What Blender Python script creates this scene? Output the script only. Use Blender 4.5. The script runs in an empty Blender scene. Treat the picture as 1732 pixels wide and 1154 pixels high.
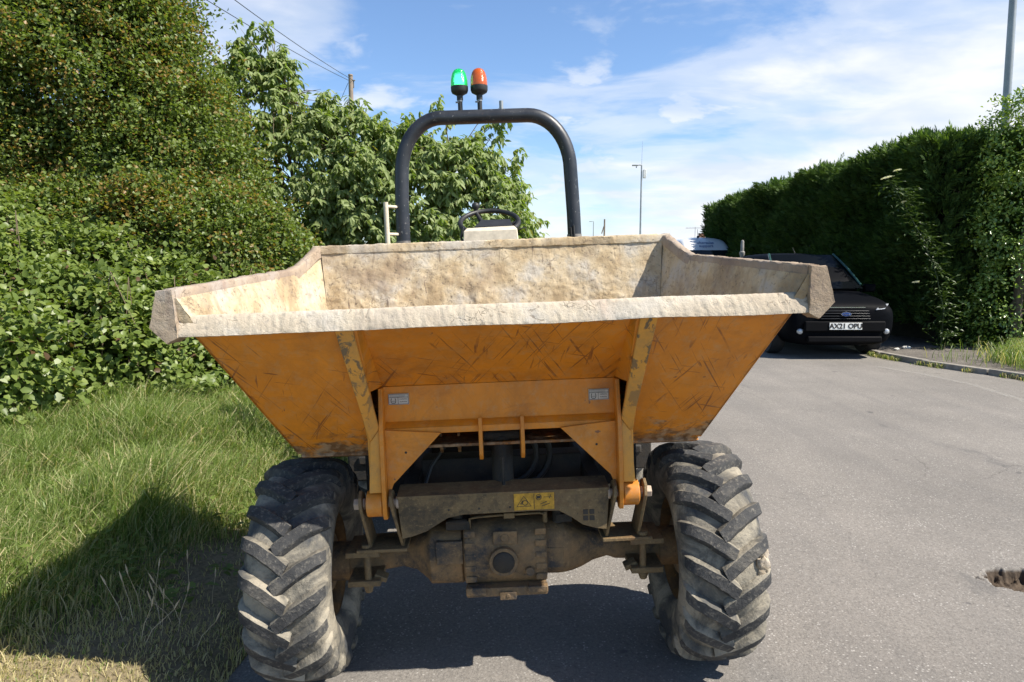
import bpy, math, random
import numpy as np
from mathutils import Vector, Matrix, noise as mnoise
R = math.radians
SC = bpy.context.scene
COL = SC.collection
random.seed(7)
RNG = np.random.default_rng(11)

# ---------------------------------------------------------------- camera
cam_d = bpy.data.cameras.new('camera')
cam = bpy.data.objects.new('camera', cam_d)
COL.objects.link(cam)
cam_d.lens = 24.0
cam_d.sensor_width = 36.0
cam_d.clip_end = 3000
cam.location = (0, 0, 1.56)
cam.rotation_euler = (R(90) - math.atan(127 / 1155), 0, 0)
SC.camera = cam

# ---------------------------------------------------------------- sun, sky, exposure
SUN = Vector((2.7, -1.0, 3.3)).normalized()          # direction towards the sun
sun_d = bpy.data.lights.new('sun', 'SUN')
sun_d.energy = 5.0
sun_d.angle = R(0.5)
sun_d.color = (1.0, 0.935, 0.83)
sun = bpy.data.objects.new('sun', sun_d)
COL.objects.link(sun)
sun.rotation_euler = SUN.to_track_quat('Z', 'Y').to_euler()
SC.view_settings.view_transform = 'Standard'
SC.view_settings.look = 'None'
SC.view_settings.gamma = 1
SC.view_settings.use_curve_mapping = False
SC.view_settings.exposure = 0.85


class NT:
    """small node-tree writer"""
    def __init__(s, tree):
        s.t = tree
        for n in list(tree.nodes):
            tree.nodes.remove(n)

    def n(s, kind, props=None, **inp):
        nd = s.t.nodes.new(kind)
        for k, v in (props or {}).items():
            setattr(nd, k, v)
        for k, v in inp.items():
            key = int(k[1:]) if k[0] == 'i' and k[1:].isdigit() else k.replace('_', ' ')
            sock = nd.inputs[key]
            s.put(sock, v)
        return nd

    def put(s, sock, v):
        if isinstance(v, bpy.types.NodeSocket):
            s.t.links.new(v, sock)
        elif isinstance(v, bpy.types.Node):
            s.t.links.new(v.outputs[0], sock)
        else:
            if sock.type == 'RGBA' and len(v) == 3:
                v = tuple(v) + (1,)
            sock.default_value = v

    def math(s, op, a, b=0.0, c=0.0, clamp=False):
        return s.n('ShaderNodeMath', dict(operation=op, use_clamp=clamp), i0=a, i1=b, i2=c).outputs[0]

    def vm(s, op, a, b=(0, 0, 0)):
        nd = s.n('ShaderNodeVectorMath', dict(operation=op), i0=a, i1=b)
        return nd.outputs['Value'] if op in ('DOT_PRODUCT', 'LENGTH', 'DISTANCE') else nd.outputs[0]

    def ramp(s, fac, stops, interp='LINEAR'):
        nd = s.n('ShaderNodeValToRGB', None, Fac=fac)
        cr = nd.color_ramp
        cr.interpolation = interp
        while len(cr.elements) < len(stops):
            cr.elements.new(0.5)
        for e, (p, c) in zip(cr.elements, stops):
            e.position = p
            e.color = tuple(c) + (1,) if not isinstance(c, float) else (c, c, c, 1)
        return nd.outputs[0]

    def noise(s, vec, scale, detail=3, rough=0.55, dist=0.0, dims='3D'):
        return s.n('ShaderNodeTexNoise', dict(noise_dimensions=dims), Vector=vec, Scale=scale, Detail=detail,
                   Roughness=rough, Distortion=dist).outputs[0]

    def mapping(s, vec, scale=(1, 1, 1), rot=(0, 0, 0), loc=(0, 0, 0)):
        return s.n('ShaderNodeMapping', None, Vector=vec, Scale=scale, Rotation=rot, Location=loc).outputs[0]

    def mix(s, fac, a, b, blend='MIX'):
        nd = s.n('ShaderNodeMix', dict(data_type='RGBA', blend_type=blend))
        s.put(nd.inputs[0], fac)
        s.put(nd.inputs[6], a)
        s.put(nd.inputs[7], b)
        return nd.outputs[2]


world = bpy.data.worlds.new('World')
SC.world = world
world.use_nodes = True
w = NT(world.node_tree)
sky = w.n('ShaderNodeTexSky', dict(sky_type='NISHITA'))
sky.sun_disc = False
sky.sun_elevation = math.asin(SUN.z)
sky.sun_rotation = math.atan2(SUN.x, SUN.y)
sky.air_density = 1.0
sky.dust_density = 0.35
sky.ozone_density = 2.2
geo = w.n('ShaderNodeTexCoord').outputs['Generated']
sep = w.n('ShaderNodeSeparateXYZ', None, Vector=geo)
zc = w.math('MAXIMUM', sep.outputs[2], 0.0)
den = w.math('ADD', zc, 0.12)
px_ = w.math('DIVIDE', sep.outputs[0], den)
py_ = w.math('DIVIDE', sep.outputs[1], den)
cp = w.n('ShaderNodeCombineXYZ', None, X=px_, Y=py_, Z=0.0).outputs[0]


def blob(d, size, gain, flat=1.0):
    v = Vector(d).normalized()
    dv = w.vm('SUBTRACT', geo, tuple(v))
    dv = w.vm('MULTIPLY', dv, (1, 1, flat))
    l = w.vm('LENGTH', dv)
    m = w.math('DIVIDE', l, size)
    m = w.math('SUBTRACT', 1.0, m, clamp=True)
    m = w.math('SMOOTH_MIN', m, 1.0, 0.1)
    return w.math('MULTIPLY', m, gain)


streak = w.noise(w.mapping(cp, (0.8, 1.15, 1), (0, 0, R(-32)), (3.1, 1.7, 0)), 1.5, 8, 0.56, 0.35)
puffs = w.noise(w.mapping(geo, (1, 1, 2.6), (0, 0, 0), (0.4, 0.2, 0.9)), 7.0, 6, 0.55, 0.25)
bias = blob((0.66, 1, 0.20), 0.62, 0.62)
bias = w.math('ADD', bias, blob((-0.30, 1, 0.34), 0.2, 0.34))
bias = w.math('ADD', bias, blob((0.25, 1, 0.06), 0.55, 0.36, 1.6))
bias = w.math('ADD', bias, blob((-0.42, 1, 0.42), 0.3, 0.26))
bias = w.math('ADD', bias, blob((-0.1, 1, 0.06), 0.4, 0.2, 1.5))
bias = w.math('ADD', bias, blob((0.02, 1, 0.42), 0.42, -0.34))
bias = w.math('ADD', bias, w.ramp(sep.outputs[1], [(0.0, -0.0), (0.35, 0.0)]))
bias = w.math('SUBTRACT', bias, w.math('MULTIPLY', w.math('SUBTRACT', 0.35, sep.outputs[1], clamp=True), 0.6))  # clouds thinned behind the camera to cut fill light
c1 = w.math('ADD', streak, w.math('MULTIPLY', bias, 0.62))
cl = w.ramp(c1, [(0.56, 0.0), (0.72, 0.45), (0.95, 0.93)], 'EASE')
c2 = w.math('ADD', puffs, w.math('MULTIPLY', bias, 0.16))
low = w.ramp(sep.outputs[2], [(0.0, 1.0), (0.2, 1.0), (0.33, 0.25), (0.5, 0.0)])
cl2 = w.math('MULTIPLY', w.ramp(c2, [(0.56, 0.0), (0.68, 0.75)], 'EASE'), low)
cover = w.math('MAXIMUM', cl, cl2)
shade = w.noise(w.mapping(geo, (1, 1, 3.2), (0, 0, 0), (0.9, 0.1, 0.3)), 8.0, 4, 0.5, 0.2)
ccol = w.mix(w.ramp(shade, [(0.42, 0.0), (0.66, 1.0)]), (7.6, 7.7, 7.9), (5.7, 6.3, 7.2))
skyc = w.mix(1.0, sky.outputs[0], (1.14, 1.27, 1.43), 'MULTIPLY')
high = w.ramp(sep.outputs[2], [(0.42, 1.0), (0.85, 0.45)])  # sky dimmed by hand towards the zenith to cut fill light
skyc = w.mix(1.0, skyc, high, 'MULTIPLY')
final = w.mix(cover, skyc, ccol)
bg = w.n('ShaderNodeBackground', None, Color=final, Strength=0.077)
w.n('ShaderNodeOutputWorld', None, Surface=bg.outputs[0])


# ================================================================ helpers
class MB:
    """collects geometry, links it as one mesh object"""
    def __init__(s):
        s.v = []
        s.f = []
        s.m = []

    def add(s, vs, fs, mi=0):
        o = len(s.v)
        s.v += [tuple(p) for p in vs]
        s.f += [tuple(i + o for i in f) for f in fs]
        s.m += [mi] * len(fs)

    def hexa(s, p, mi=0):
        s.add(p, [(0, 3, 2, 1), (4, 5, 6, 7), (0, 1, 5, 4), (1, 2, 6, 5), (2, 3, 7, 6), (3, 0, 4, 7)], mi)

    def box(s, c, sz, rot=None, mi=0):
        hx, hy, hz = sz[0] / 2, sz[1] / 2, sz[2] / 2
        p = [Vector(q) for q in ((-hx, -hy, -hz), (hx, -hy, -hz), (hx, hy, -hz), (-hx, hy, -hz),
                                 (-hx, -hy, hz), (hx, -hy, hz), (hx, hy, hz), (-hx, hy, hz))]
        if rot:
            from mathutils import Euler
            M = Euler(rot).to_matrix()
            p = [M @ q for q in p]
        s.hexa([q + Vector(c) for q in p], mi)

    def cyl(s, a, b, r0, r1=None, n=20, mi=0, caps=True):
        r1 = r0 if r1 is None else r1
        a, b = Vector(a), Vector(b)
        d = (b - a).normalized()
        u = d.orthogonal().normalized()
        v = d.cross(u)
        vs = []
        for q, r in ((a, r0), (b, r1)):
            for i in range(n):
                t = 2 * math.pi * i / n
                vs.append(q + (u * math.cos(t) + v * math.sin(t)) * r)
        fs = [(i, (i + 1) % n, n + (i + 1) % n, n + i) for i in range(n)]
        if caps:
            fs += [tuple(range(n - 1, -1, -1)), tuple(range(n, 2 * n))]
        s.add(vs, fs, mi)

    def tube(s, pts, r, n=12, mi=0, caps=True):
        pts = [Vector(p) for p in pts]
        rr = r if hasattr(r, '__len__') else [r] * len(pts)
        vs = []
        u = None
        for i, p in enumerate(pts):
            d = (pts[min(i + 1, len(pts) - 1)] - pts[max(i - 1, 0)]).normalized()
            u = d.orthogonal().normalized() if u is None else (u - d * u.dot(d)).normalized()
            v = d.cross(u)
            for k in range(n):
                t = 2 * math.pi * k / n
                vs.append(p + (u * math.cos(t) + v * math.sin(t)) * rr[i])
        fs = []
        for i in range(len(pts) - 1):
            for k in range(n):
                a, b = i * n + k, i * n + (k + 1) % n
                fs.append((a, b, b + n, a + n))
        if caps:
            fs += [tuple(range(n - 1, -1, -1)), tuple(range((len(pts) - 1) * n, len(pts) * n))]
        s.add(vs, fs, mi)

    def lathe(s, prof, c=(0, 0, 0), axis='z', n=32, mi=0):
        """prof: (r, h)"""
        c = Vector(c)
        vs = []
        for r, h in prof:
            for i in range(n):
                t = 2 * math.pi * i / n
                a, b = r * math.cos(t), r * math.sin(t)
                vs.append(c + Vector({'z': (a, b, h), 'x': (h, a, b), 'y': (b, h, a)}[axis]))
        fs = []
        for j in range(len(prof) - 1):
            for i in range(n):
                a, b = j * n + i, j * n + (i + 1) % n
                fs.append((a, b, b + n, a + n))
        s.add(vs, fs, mi)

    def prism(s, poly, a, b, axis='y', mi=0):
        """poly in the two other axes; extruded from a to b along axis"""
        def P(q, h):
            return {'y': (q[0], h, q[1]), 'x': (h, q[0], q[1]), 'z': (q[0], q[1], h)}[axis]
        n = len(poly)
        vs = [P(q, a) for q in poly] + [P(q, b) for q in poly]
        fs = [tuple(range(n)), tuple(range(2 * n - 1, n - 1, -1))]
        fs += [(i, n + i, n + (i + 1) % n, (i + 1) % n) for i in range(n)]
        s.add(vs, fs, mi)

    def grid(s, fn, nu, nv, mi=0, flip=False):
        vs = [fn(i / nu, j / nv) for j in range(nv + 1) for i in range(nu + 1)]
        fs = []
        for j in range(nv):
            for i in range(nu):
                a = j * (nu + 1) + i
                q = (a, a + 1, a + nu + 2, a + nu + 1)
                fs.append(q[::-1] if flip else q)
        s.add(vs, fs, mi)

    def build(s, name, mats, parent=None, smooth=40, bevel=0, seg=2, sub=0, loc=None):
        me = bpy.data.meshes.new(name)
        me.from_pydata(s.v, [], s.f)
        mats = mats if isinstance(mats, (list, tuple)) else [mats]
        for m in mats:
            me.materials.append(m)
        me.polygons.foreach_set('material_index', s.m)
        import bmesh
        bm = bmesh.new()
        bm.from_mesh(me)
        bmesh.ops.recalc_face_normals(bm, faces=bm.faces)
        bm.to_mesh(me)
        bm.free()
        if smooth:
            me.polygons.foreach_set('use_smooth', [True] * len(me.polygons))
            me.set_sharp_from_angle(angle=R(smooth))
        o = bpy.data.objects.new(name, me)
        COL.objects.link(o)
        if parent:
            o.parent = parent
        if loc:
            o.location = loc
        if bevel:
            b = o.modifiers.new('bevel', 'BEVEL')
            b.width = bevel
            b.segments = seg
            b.limit_method = 'ANGLE'
            b.angle_limit = R(35)
        if sub:
            d = o.modifiers.new('sub', 'SUBSURF')
            d.levels = d.render_levels = sub
        return o


def tag(o, label=None, cat=None, group=None, kind=None):
    if label: o['label'] = label
    if cat: o['category'] = cat
    if group: o['group'] = group
    if kind: o['kind'] = kind
    return o


def empty(name, loc=(0, 0, 0), rot=(0, 0, 0), parent=None):
    o = bpy.data.objects.new(name, None)
    COL.objects.link(o)
    o.location = loc
    o.rotation_euler = rot
    o.parent = parent
    return o


def rawmesh(name, V, F, mats, parent=None, attrs=None, smooth=False, mi=None):
    """V (n,3) float, F (m,k) int arrays"""
    me = bpy.data.meshes.new(name)
    n, (m, k) = len(V), F.shape
    me.vertices.add(n)
    me.vertices.foreach_set('co', np.ascontiguousarray(V, dtype=np.float32).ravel())
    me.loops.add(m * k)
    me.loops.foreach_set('vertex_index', np.ascontiguousarray(F, dtype=np.int32).ravel())
    me.polygons.add(m)
    me.polygons.foreach_set('loop_start', np.arange(0, m * k, k, dtype=np.int32))
    if mi is not None:
        me.polygons.foreach_set('material_index', mi)
    me.update(calc_edges=True)
    for key, arr in (attrs or {}).items():
        a = me.attributes.new(key, 'FLOAT', 'POINT')
        a.data.foreach_set('value', np.ascontiguousarray(arr, dtype=np.float32))
    if smooth:
        me.polygons.foreach_set('use_smooth', [True] * m)
    for mt in (mats if isinstance(mats, (list, tuple)) else [mats]):
        me.materials.append(mt)
    o = bpy.data.objects.new(name, me)
    COL.objects.link(o)
    if parent:
        o.parent = parent
    return o


# ================================================================ materials
def mat(name):
    m = bpy.data.materials.new(name)
    m.use_nodes = True
    return m, NT(m.node_tree)


def finish(t, color, rough=0.6, metal=0.0, bump=None, strength=0.4, dist=0.01, **kw):
    p = t.n('ShaderNodeBsdfPrincipled', None)
    t.put(p.inputs['Base Color'], color)
    t.put(p.inputs['Roughness'], rough)
    t.put(p.inputs['Metallic'], metal)
    for k, v in kw.items():
        t.put(p.inputs[k.replace('_', ' ')], v)
    if bump is not None:
        b = t.n('ShaderNodeBump', None, Height=bump, Strength=strength, Distance=dist)
        t.put(p.inputs['Normal'], b.outputs[0])
    t.n('ShaderNodeOutputMaterial', None, Surface=p.outputs[0])
    return p


def simple(name, col, rough=0.5, metal=0.0, var=0.25, scale=9.0, bump=0.15, **kw):
    m, t = mat(name)
    co = t.n('ShaderNodeTexCoord').outputs['Object']
    n = t.noise(co, scale, 5, 0.6)
    c = t.mix(t.ramp(n, [(0.3, 0.0), (0.7, 1.0)]), tuple(x * (1 - var) for x in col), tuple(min(1, x * (1 + var)) for x in col))
    finish(t, c, rough, metal, n, bump, 0.004, **kw)
    return m


def scratch(t, co, rot, sc, lo, width=0.0):
    """short thin strokes: peaks of strongly stretched noise, thinned out by a second noise"""
    v = t.mapping(t.mapping(co, (1, 1, 1), rot), sc, (0, 0, 0), (lo * 31, lo * 17, lo * 7))
    n = t.noise(v, 1.0, 2, 0.5, 0.6)
    line = t.ramp(n, [(0.655 - width, 0.0), (0.69 - width, 1.0)])
    br = t.ramp(t.noise(co, 3.4, 4, 0.65), [(lo - 0.04, 0.0), (lo + 0.06, 1.0)])
    return t.math('MULTIPLY', line, br)


def m_yellow(worn=1.0):
    m, t = mat('yellow_paint')
    co = t.n('ShaderNodeTexCoord').outputs['Object']
    big = t.noise(co, 3.0, 5, 0.6)
    base = t.mix(t.ramp(big, [(0.3, 0.0), (0.7, 1.0)]), (0.58, 0.192, 0.009), (0.70, 0.245, 0.012))
    grime = t.ramp(t.noise(t.mapping(co, (3, 3, 1.2)), 2.4, 7, 0.7), [(0.44, 0.0), (0.72, 0.55)])
    base = t.mix(grime, base, (0.30, 0.115, 0.022))
    s1 = scratch(t, co, (0, R(35), 0), (120, 0.6, 4.5), 0.44, 0.012)
    s2 = scratch(t, co, (0, R(-40), 0), (105, 0.6, 3.6), 0.46, 0.012)
    s3 = scratch(t, co, (0, R(78), 0), (130, 0.6, 5.0), 0.48, 0.0)
    s4 = scratch(t, co, (0, R(-12), 0), (60, 0.6, 7.0), 0.50, 0.0)
    s = t.math('MAXIMUM', t.math('MAXIMUM', s1, s2), t.math('MAXIMUM', s3, s4))
    s = t.math('MULTIPLY', s, 0.75 * worn)
    rustc = t.mix(t.noise(co, 30, 3), (0.10, 0.030, 0.012), (0.19, 0.055, 0.02))
    c = t.mix(s, base, rustc)
    chips = t.ramp(t.noise(co, 13, 4, 0.55, 0.6), [(0.71, 0.0), (0.735, 0.85)])
    c = t.mix(chips, c, (0.12, 0.05, 0.03))
    zz = t.n('ShaderNodeSeparateXYZ', None, Vector=co).outputs[2]
    lowm = t.n('ShaderNodeMapRange', None, Value=zz, i1=0.90, i2=1.06, i3=0.34, i4=0.0).outputs[0]
    mud = t.ramp(t.math('ADD', t.noise(t.mapping(co, (1.0, 1.0, 2.2)), 9, 7, 0.72, 0.4), lowm), [(0.70, 0.0), (0.82, 0.85 if worn > .5 else 0.12)])
    c = t.mix(mud, c, t.mix(t.ramp(t.noise(co, 30, 4), [(0.45, 0.0), (0.6, 1.0)]), (0.09, 0.055, 0.03), (0.33, 0.25, 0.16)))
    rub = t.ramp(t.noise(t.mapping(co, (1.5, 1.5, 3.0), loc=(4, 4, 4)), 3.0, 6, 0.7, 0.6), [(0.54, 0.0), (0.70, 0.55)])
    c = t.mix(rub, c, (0.33, 0.115, 0.02))
    dust = t.ramp(t.noise(co, 26, 6, 0.75), [(0.5, 0.0), (0.8, 0.5)])
    c = t.mix(dust, c, (0.42, 0.30, 0.16))
    h = t.math('SUBTRACT', t.noise(co, 4, 3), t.math('MULTIPLY', s, 0.25))
    finish(t, c, t.math('MULTIPLY_ADD', big, 0.3, 0.32), 0.0, h, 0.25, 0.01)
    return m


def m_worn_yellow():
    """paint of the strut faces: flaked to grey primer, muddy"""
    m, t = mat('flaked_yellow_paint')
    co = t.n('ShaderNodeTexCoord').outputs['Object']
    base = t.mix(t.noise(co, 6, 4), (0.60, 0.26, 0.03), (0.70, 0.34, 0.06))
    fl = t.ramp(t.noise(t.mapping(co, (1, 1, 0.6)), 21, 6, 0.65, 0.5), [(0.53, 0.0), (0.57, 1.0)])
    up = t.ramp(t.n('ShaderNodeSeparateXYZ', None, Vector=co).outputs[2], [(0.0, 0.0), (0.95, 0.12), (1.0, 1.0)])
    sepz = t.n('ShaderNodeSeparateXYZ', None, Vector=co).outputs[2]
    up = t.n('ShaderNodeMapRange', None, Value=sepz, i1=0.8, i2=1.3, i3=0.05, i4=0.9).outputs[0]
    c = t.mix(t.math('MULTIPLY', fl, up, clamp=True), base, (0.10, 0.085, 0.06))
    dirt = t.ramp(t.noise(co, 12, 6, 0.7), [(0.45, 0.0), (0.7, 0.5)])
    c = t.mix(dirt, c, (0.28, 0.18, 0.08))
    finish(t, c, 0.6, 0.0, fl, 0.3, 0.003)
    return m


def m_crust(name, dark=0.0, brown=0.25, pale=0.0):
    m, t = mat(name)
    co = t.n('ShaderNodeTexCoord').outputs['Object']
    n1 = t.noise(co, 5, 6, 0.62)
    base = t.ramp(n1, [(0.28, (0.34, 0.25, 0.145)), (0.42, (0.47, 0.36, 0.215)), (0.52, (0.58, 0.475, 0.315)), (0.62, (0.53, 0.48, 0.39)), (0.75, (0.35, 0.31, 0.255))])
    vert = t.noise(t.mapping(co, (30, 30, 1.6)), 1.0, 4, 0.6, 0.3)
    base = t.mix(t.ramp(vert, [(0.54, 0.0), (0.72, 0.5 if not pale else 0.1)]), base, (0.33, 0.24, 0.15))
    rust = t.math('MULTIPLY', t.ramp(t.noise(t.mapping(co, (9, 9, 1.0), loc=(2, 0, 0)), 1.0, 3, 0.5, 0.4), [(0.62, 0.0), (0.72, 0.7)]),
                  t.ramp(t.noise(co, 2.2, 2), [(0.5, 0.0), (0.62, 1.0)]))
    base = t.mix(rust, base, (0.30, 0.13, 0.05))
    st = t.ramp(t.noise(t.mapping(co, loc=(5, 2, 1)), 3.2, 6, 0.7, 0.4), [(0.55 - 0.18 * brown, 0.0), (0.74, 0.85)])
    base = t.mix(st, base, (0.235, 0.175, 0.135))
    pits = t.noise(co, 55, 5, 0.7)
    base = t.mix(t.ramp(pits, [(0.32, 0.8), (0.43, 0.0)]), base, (0.13, 0.105, 0.08))
    blot = t.noise(t.mapping(co, (1, 1, 1.8), loc=(8, 3, 2)), 8, 8, 0.75, 0.5)
    base = t.mix(t.ramp(blot, [(0.52, 0.0), (0.66, 0.5)]), base, (0.37, 0.305, 0.22))
    lines = t.math('MULTIPLY', t.ramp(t.noise(t.mapping(co, (95, 60, 3.5), (0, R(4), 0)), 1.0, 2, 0.5, 0.6), [(0.66, 0.0), (0.70, 0.8)]),
                   t.ramp(t.noise(co, 4.1, 3), [(0.48, 0.0), (0.58, 1.0)]))
    base = t.mix(lines, base, (0.17, 0.13, 0.10))
    if pale:
        base = t.mix(pale, base, (0.56, 0.51, 0.43))
    if dark:
        base = t.mix(dark, base, (0.27, 0.21, 0.18))
    holes = t.ramp(t.noise(t.mapping(co, (1, 1, 1.5), loc=(1, 9, 4)), 19, 6, 0.7, 0.8), [(0.63, 0.0), (0.665, 0.6)])
    base = t.mix(holes, base, (0.20, 0.155, 0.11))
    base = t.mix(1.0, base, (0.91, 0.91, 0.94), 'MULTIPLY')
    cr = t.math('SUBTRACT', t.noise(co, 24, 8, 0.72, 0.3), t.math('MULTIPLY', holes, 0.35))
    vor = t.n('ShaderNodeTexVoronoi', dict(feature='DISTANCE_TO_EDGE'), Vector=t.vm('ADD', t.vm('MULTIPLY', co, (1.0, 1.0, 1.6)), t.vm('MULTIPLY', t.n('ShaderNodeTexNoise', None, Vector=co, Scale=18.0, Detail=5.0).outputs['Color'], (.12, .12, .12))), Scale=27.0)
    crack = t.math('MULTIPLY', t.ramp(vor.outputs['Distance'], [(0.0, 1.0), (0.05, 0.0)]), t.ramp(t.noise(co, 8, 3), [(0.57, 0.0), (0.62, 1.0)]))
    base = t.mix(t.math('MULTIPLY', crack, 0.5), base, (0.16, 0.13, 0.10))
    cr = t.math('SUBTRACT', cr, t.math('MULTIPLY', crack, 0.4))
    h = t.math('ADD', t.math('MULTIPLY', pits, 0.4), cr)
    finish(t, base, 0.92, 0.0, h, 0.6, 0.010, Specular_IOR_Level=0.15)
    return m


def m_rubber(dust):
    m, t = mat('tyre_rubber_dusty' if dust else 'tyre_rubber_tread')
    co = t.n('ShaderNodeTexCoord').outputs['Object']
    n = t.noise(co, 7, 6, 0.65, 0.6)
    f = t.noise(co, 60, 5, 0.7)
    if dust:
        c = t.ramp(n, [(0.36, (0.055, 0.058, 0.062)), (0.47, (0.13, 0.12, 0.10)), (0.58, (0.28, 0.25, 0.195)), (0.75, (0.38, 0.335, 0.26))])
    else:
        c = t.ramp(n, [(0.3, (0.028, 0.029, 0.031)), (0.55, (0.055, 0.055, 0.055)), (0.75, (0.16, 0.145, 0.12))])
    c = t.mix(t.ramp(f, [(0.53, 0.0), (0.72, 0.6)]), c, (0.26, 0.235, 0.195) if not dust else (0.12, 0.11, 0.10))
    finish(t, c, 0.82, 0.0, t.math('ADD', f, t.math('MULTIPLY', n, 2)), 0.8, 0.006, Specular_IOR_Level=0.25)
    return m


def m_metal_dirt(name, a, b, c3, scale=9, rough=0.75):
    m, t = mat(name)
    co = t.n('ShaderNodeTexCoord').outputs['Object']
    n = t.noise(co, scale, 7, 0.68, 0.3)
    f = t.noise(co, 70, 5, 0.75)
    c = t.ramp(n, [(0.35, a), (0.5, b), (0.66, c3)])
    c = t.mix(t.ramp(f, [(0.55, 0.0), (0.7, 0.6)]), c, tuple(min(1, x * 2.0) for x in b))
    c = t.mix(t.ramp(f, [(0.3, 0.7), (0.42, 0.0)]), c, (0.02, 0.02, 0.02))
    finish(t, c, rough, 0.0, t.math('ADD', n, f), 0.5, 0.006)
    return m


def m_black_paint():
    m, t = mat('speckled_black_paint')
    co = t.n('ShaderNodeTexCoord').outputs['Object']
    f = t.noise(t.mapping(co, (1, 1, 0.45)), 60, 4, 0.7)
    b = t.noise(co, 6, 5, 0.6)
    c = t.ramp(b, [(0.3, (0.014, 0.016, 0.022)), (0.7, (0.035, 0.038, 0.046))])
    c = t.mix(t.ramp(f, [(0.645, 0.0), (0.675, 0.8)]), c, (0.28, 0.27, 0.25))
    c = t.mix(t.ramp(t.noise(co, 13, 5, 0.7), [(0.62, 0.0), (0.72, 0.5)]), c, (0.13, 0.085, 0.06))
    finish(t, c, t.math('MULTIPLY_ADD', b, 0.4, 0.22), 0.0, f, 0.1, 0.002)
    return m


def m_asphalt():
    m, t = mat('worn_asphalt')
    co = t.n('ShaderNodeTexCoord').outputs['Object']
    v = t.n('ShaderNodeTexVoronoi', None, Vector=co, Scale=80.0)
    big = t.noise(co, 0.8, 6, 0.62)
    mid = t.noise(t.mapping(co, (0.6, 1.6, 1), (0, 0, R(35))), 2.2, 6, 0.65, 0.5)
    base = t.mix(t.ramp(big, [(0.3, 0.0), (0.7, 1.0)]), (0.180, 0.166, 0.150), (0.250, 0.229, 0.205))
    crk = t.n('ShaderNodeTexVoronoi', dict(feature='DISTANCE_TO_EDGE'), Vector=t.vm('ADD', co, t.n('ShaderNodeTexNoise', None, Vector=co, Scale=1.3, Detail=5.0).outputs['Color']), Scale=0.55)
    crm = t.math('MULTIPLY', t.ramp(crk.outputs['Distance'], [(0.0, 1.0), (0.006, 0.0)]), t.ramp(t.noise(co, 0.9, 3), [(0.52, 0.0), (0.6, 0.6)]))
    base = t.mix(crm, base, (0.06, 0.055, 0.05))
    g2 = t.noise(co, 75, 5, 0.8)
    base = t.mix(t.ramp(g2, [(0.36, 0.55), (0.5, 0.0)]), base, (0.08, 0.074, 0.068))
    base = t.mix(t.ramp(g2, [(0.54, 0.0), (0.68, 0.5)]), base, (0.36, 0.335, 0.305))
    trk = t.noise(t.mapping(co, (1.7, 0.16, 1), (0, 0, R(-24)), (1, 0, 0)), 1.6, 5, 0.6, 0.3)
    base = t.mix(t.ramp(trk, [(0.45, 0.0), (0.68, 0.35)]), base, (0.135, 0.128, 0.122))
    grit = t.noise(co, 230, 4, 0.8)
    base = t.mix(t.ramp(grit, [(0.30, 0.75), (0.5, 0.0)]), base, (0.085, 0.08, 0.078))
    stone = t.math('MULTIPLY', t.ramp(v.outputs['Color'], [(0.66, 0.0), (0.78, 1.0)]), t.ramp(v.outputs['Distance'], [(0.22, 1.0), (0.42, 0.0)]))
    stone = t.math('MULTIPLY', stone, t.ramp(mid, [(0.38, 0.3), (0.6, 1.0)]))
    base = t.mix(stone, base, (0.42, 0.40, 0.37))
    tar = t.ramp(t.noise(t.mapping(co, (1.0, 0.35, 1), (0, 0, R(50)), (2, 9, 0)), 2.4, 5, 0.6, 0.4), [(0.645, 0.0), (0.70, 0.45)])
    base = t.mix(tar, base, (0.10, 0.097, 0.095))
    spots = t.ramp(t.noise(co, 5.5, 2, 0.5), [(0.735, 0.0), (0.76, 0.7)])
    base = t.mix(spots, base, (0.09, 0.085, 0.085))
    h = t.math('ADD', t.math('ADD', t.math('MULTIPLY', grit, 0.7), t.math('MULTIPLY', g2, 1.2)), t.math('MULTIPLY', v.outputs['Distance'], -0.6))
    # dark gravel in the hole, with shade for its depth painted into the colour
    z = t.n('ShaderNodeSeparateXYZ', None, Vector=co)
    hole = t.n('ShaderNodeAttribute', dict(attribute_name='hole')).outputs['Fac']
    hc = t.mix(t.noise(co, 40, 5, 0.7), (0.015, 0.011, 0.009), (0.13, 0.095, 0.065))
    base = t.mix(t.ramp(hole, [(0.1, 0.0), (0.3, 1.0)]), base, hc)
    finish(t, base, 0.9, 0.0, h, 0.6, 0.004, Specular_IOR_Level=0.3)
    return m


def m_soil(name, a, b, field=False):
    m, t = mat(name)
    co = t.n('ShaderNodeTexCoord').outputs['Object']
    n = t.noise(co, 3, 8, 0.7)
    f = t.noise(co, 45, 6, 0.75)
    c = t.mix(t.ramp(n, [(0.35, 0.0), (0.65, 1.0)]), a, b)
    c = t.mix(t.ramp(f, [(0.3, 0.8), (0.55, 0.0)]), c, tuple(x * 0.3 for x in a))
    if field:      # turf away from the worn road edge
        sp_ = t.n('ShaderNodeSeparateXYZ', None, Vector=co)
        edge = t.math('ADD', t.n('ShaderNodeMapRange', None, Value=sp_.outputs[0], i1=-2.0, i2=-2.6, i3=0.0, i4=1.0).outputs[0],
                      t.n('ShaderNodeMapRange', None, Value=sp_.outputs[0], i1=7.0, i2=9.0, i3=0.0, i4=1.0).outputs[0], clamp=True)
        gr_ = t.ramp(t.noise(co, 1.7, 8, 0.75), [(0.3, (0.05, 0.085, 0.02)), (0.5, (0.09, 0.14, 0.03)), (0.7, (0.17, 0.19, 0.06))])
        c = t.mix(edge, c, gr_)
    finish(t, c, 0.95, 0.0, f, 0.8, 0.02)
    return m


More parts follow.
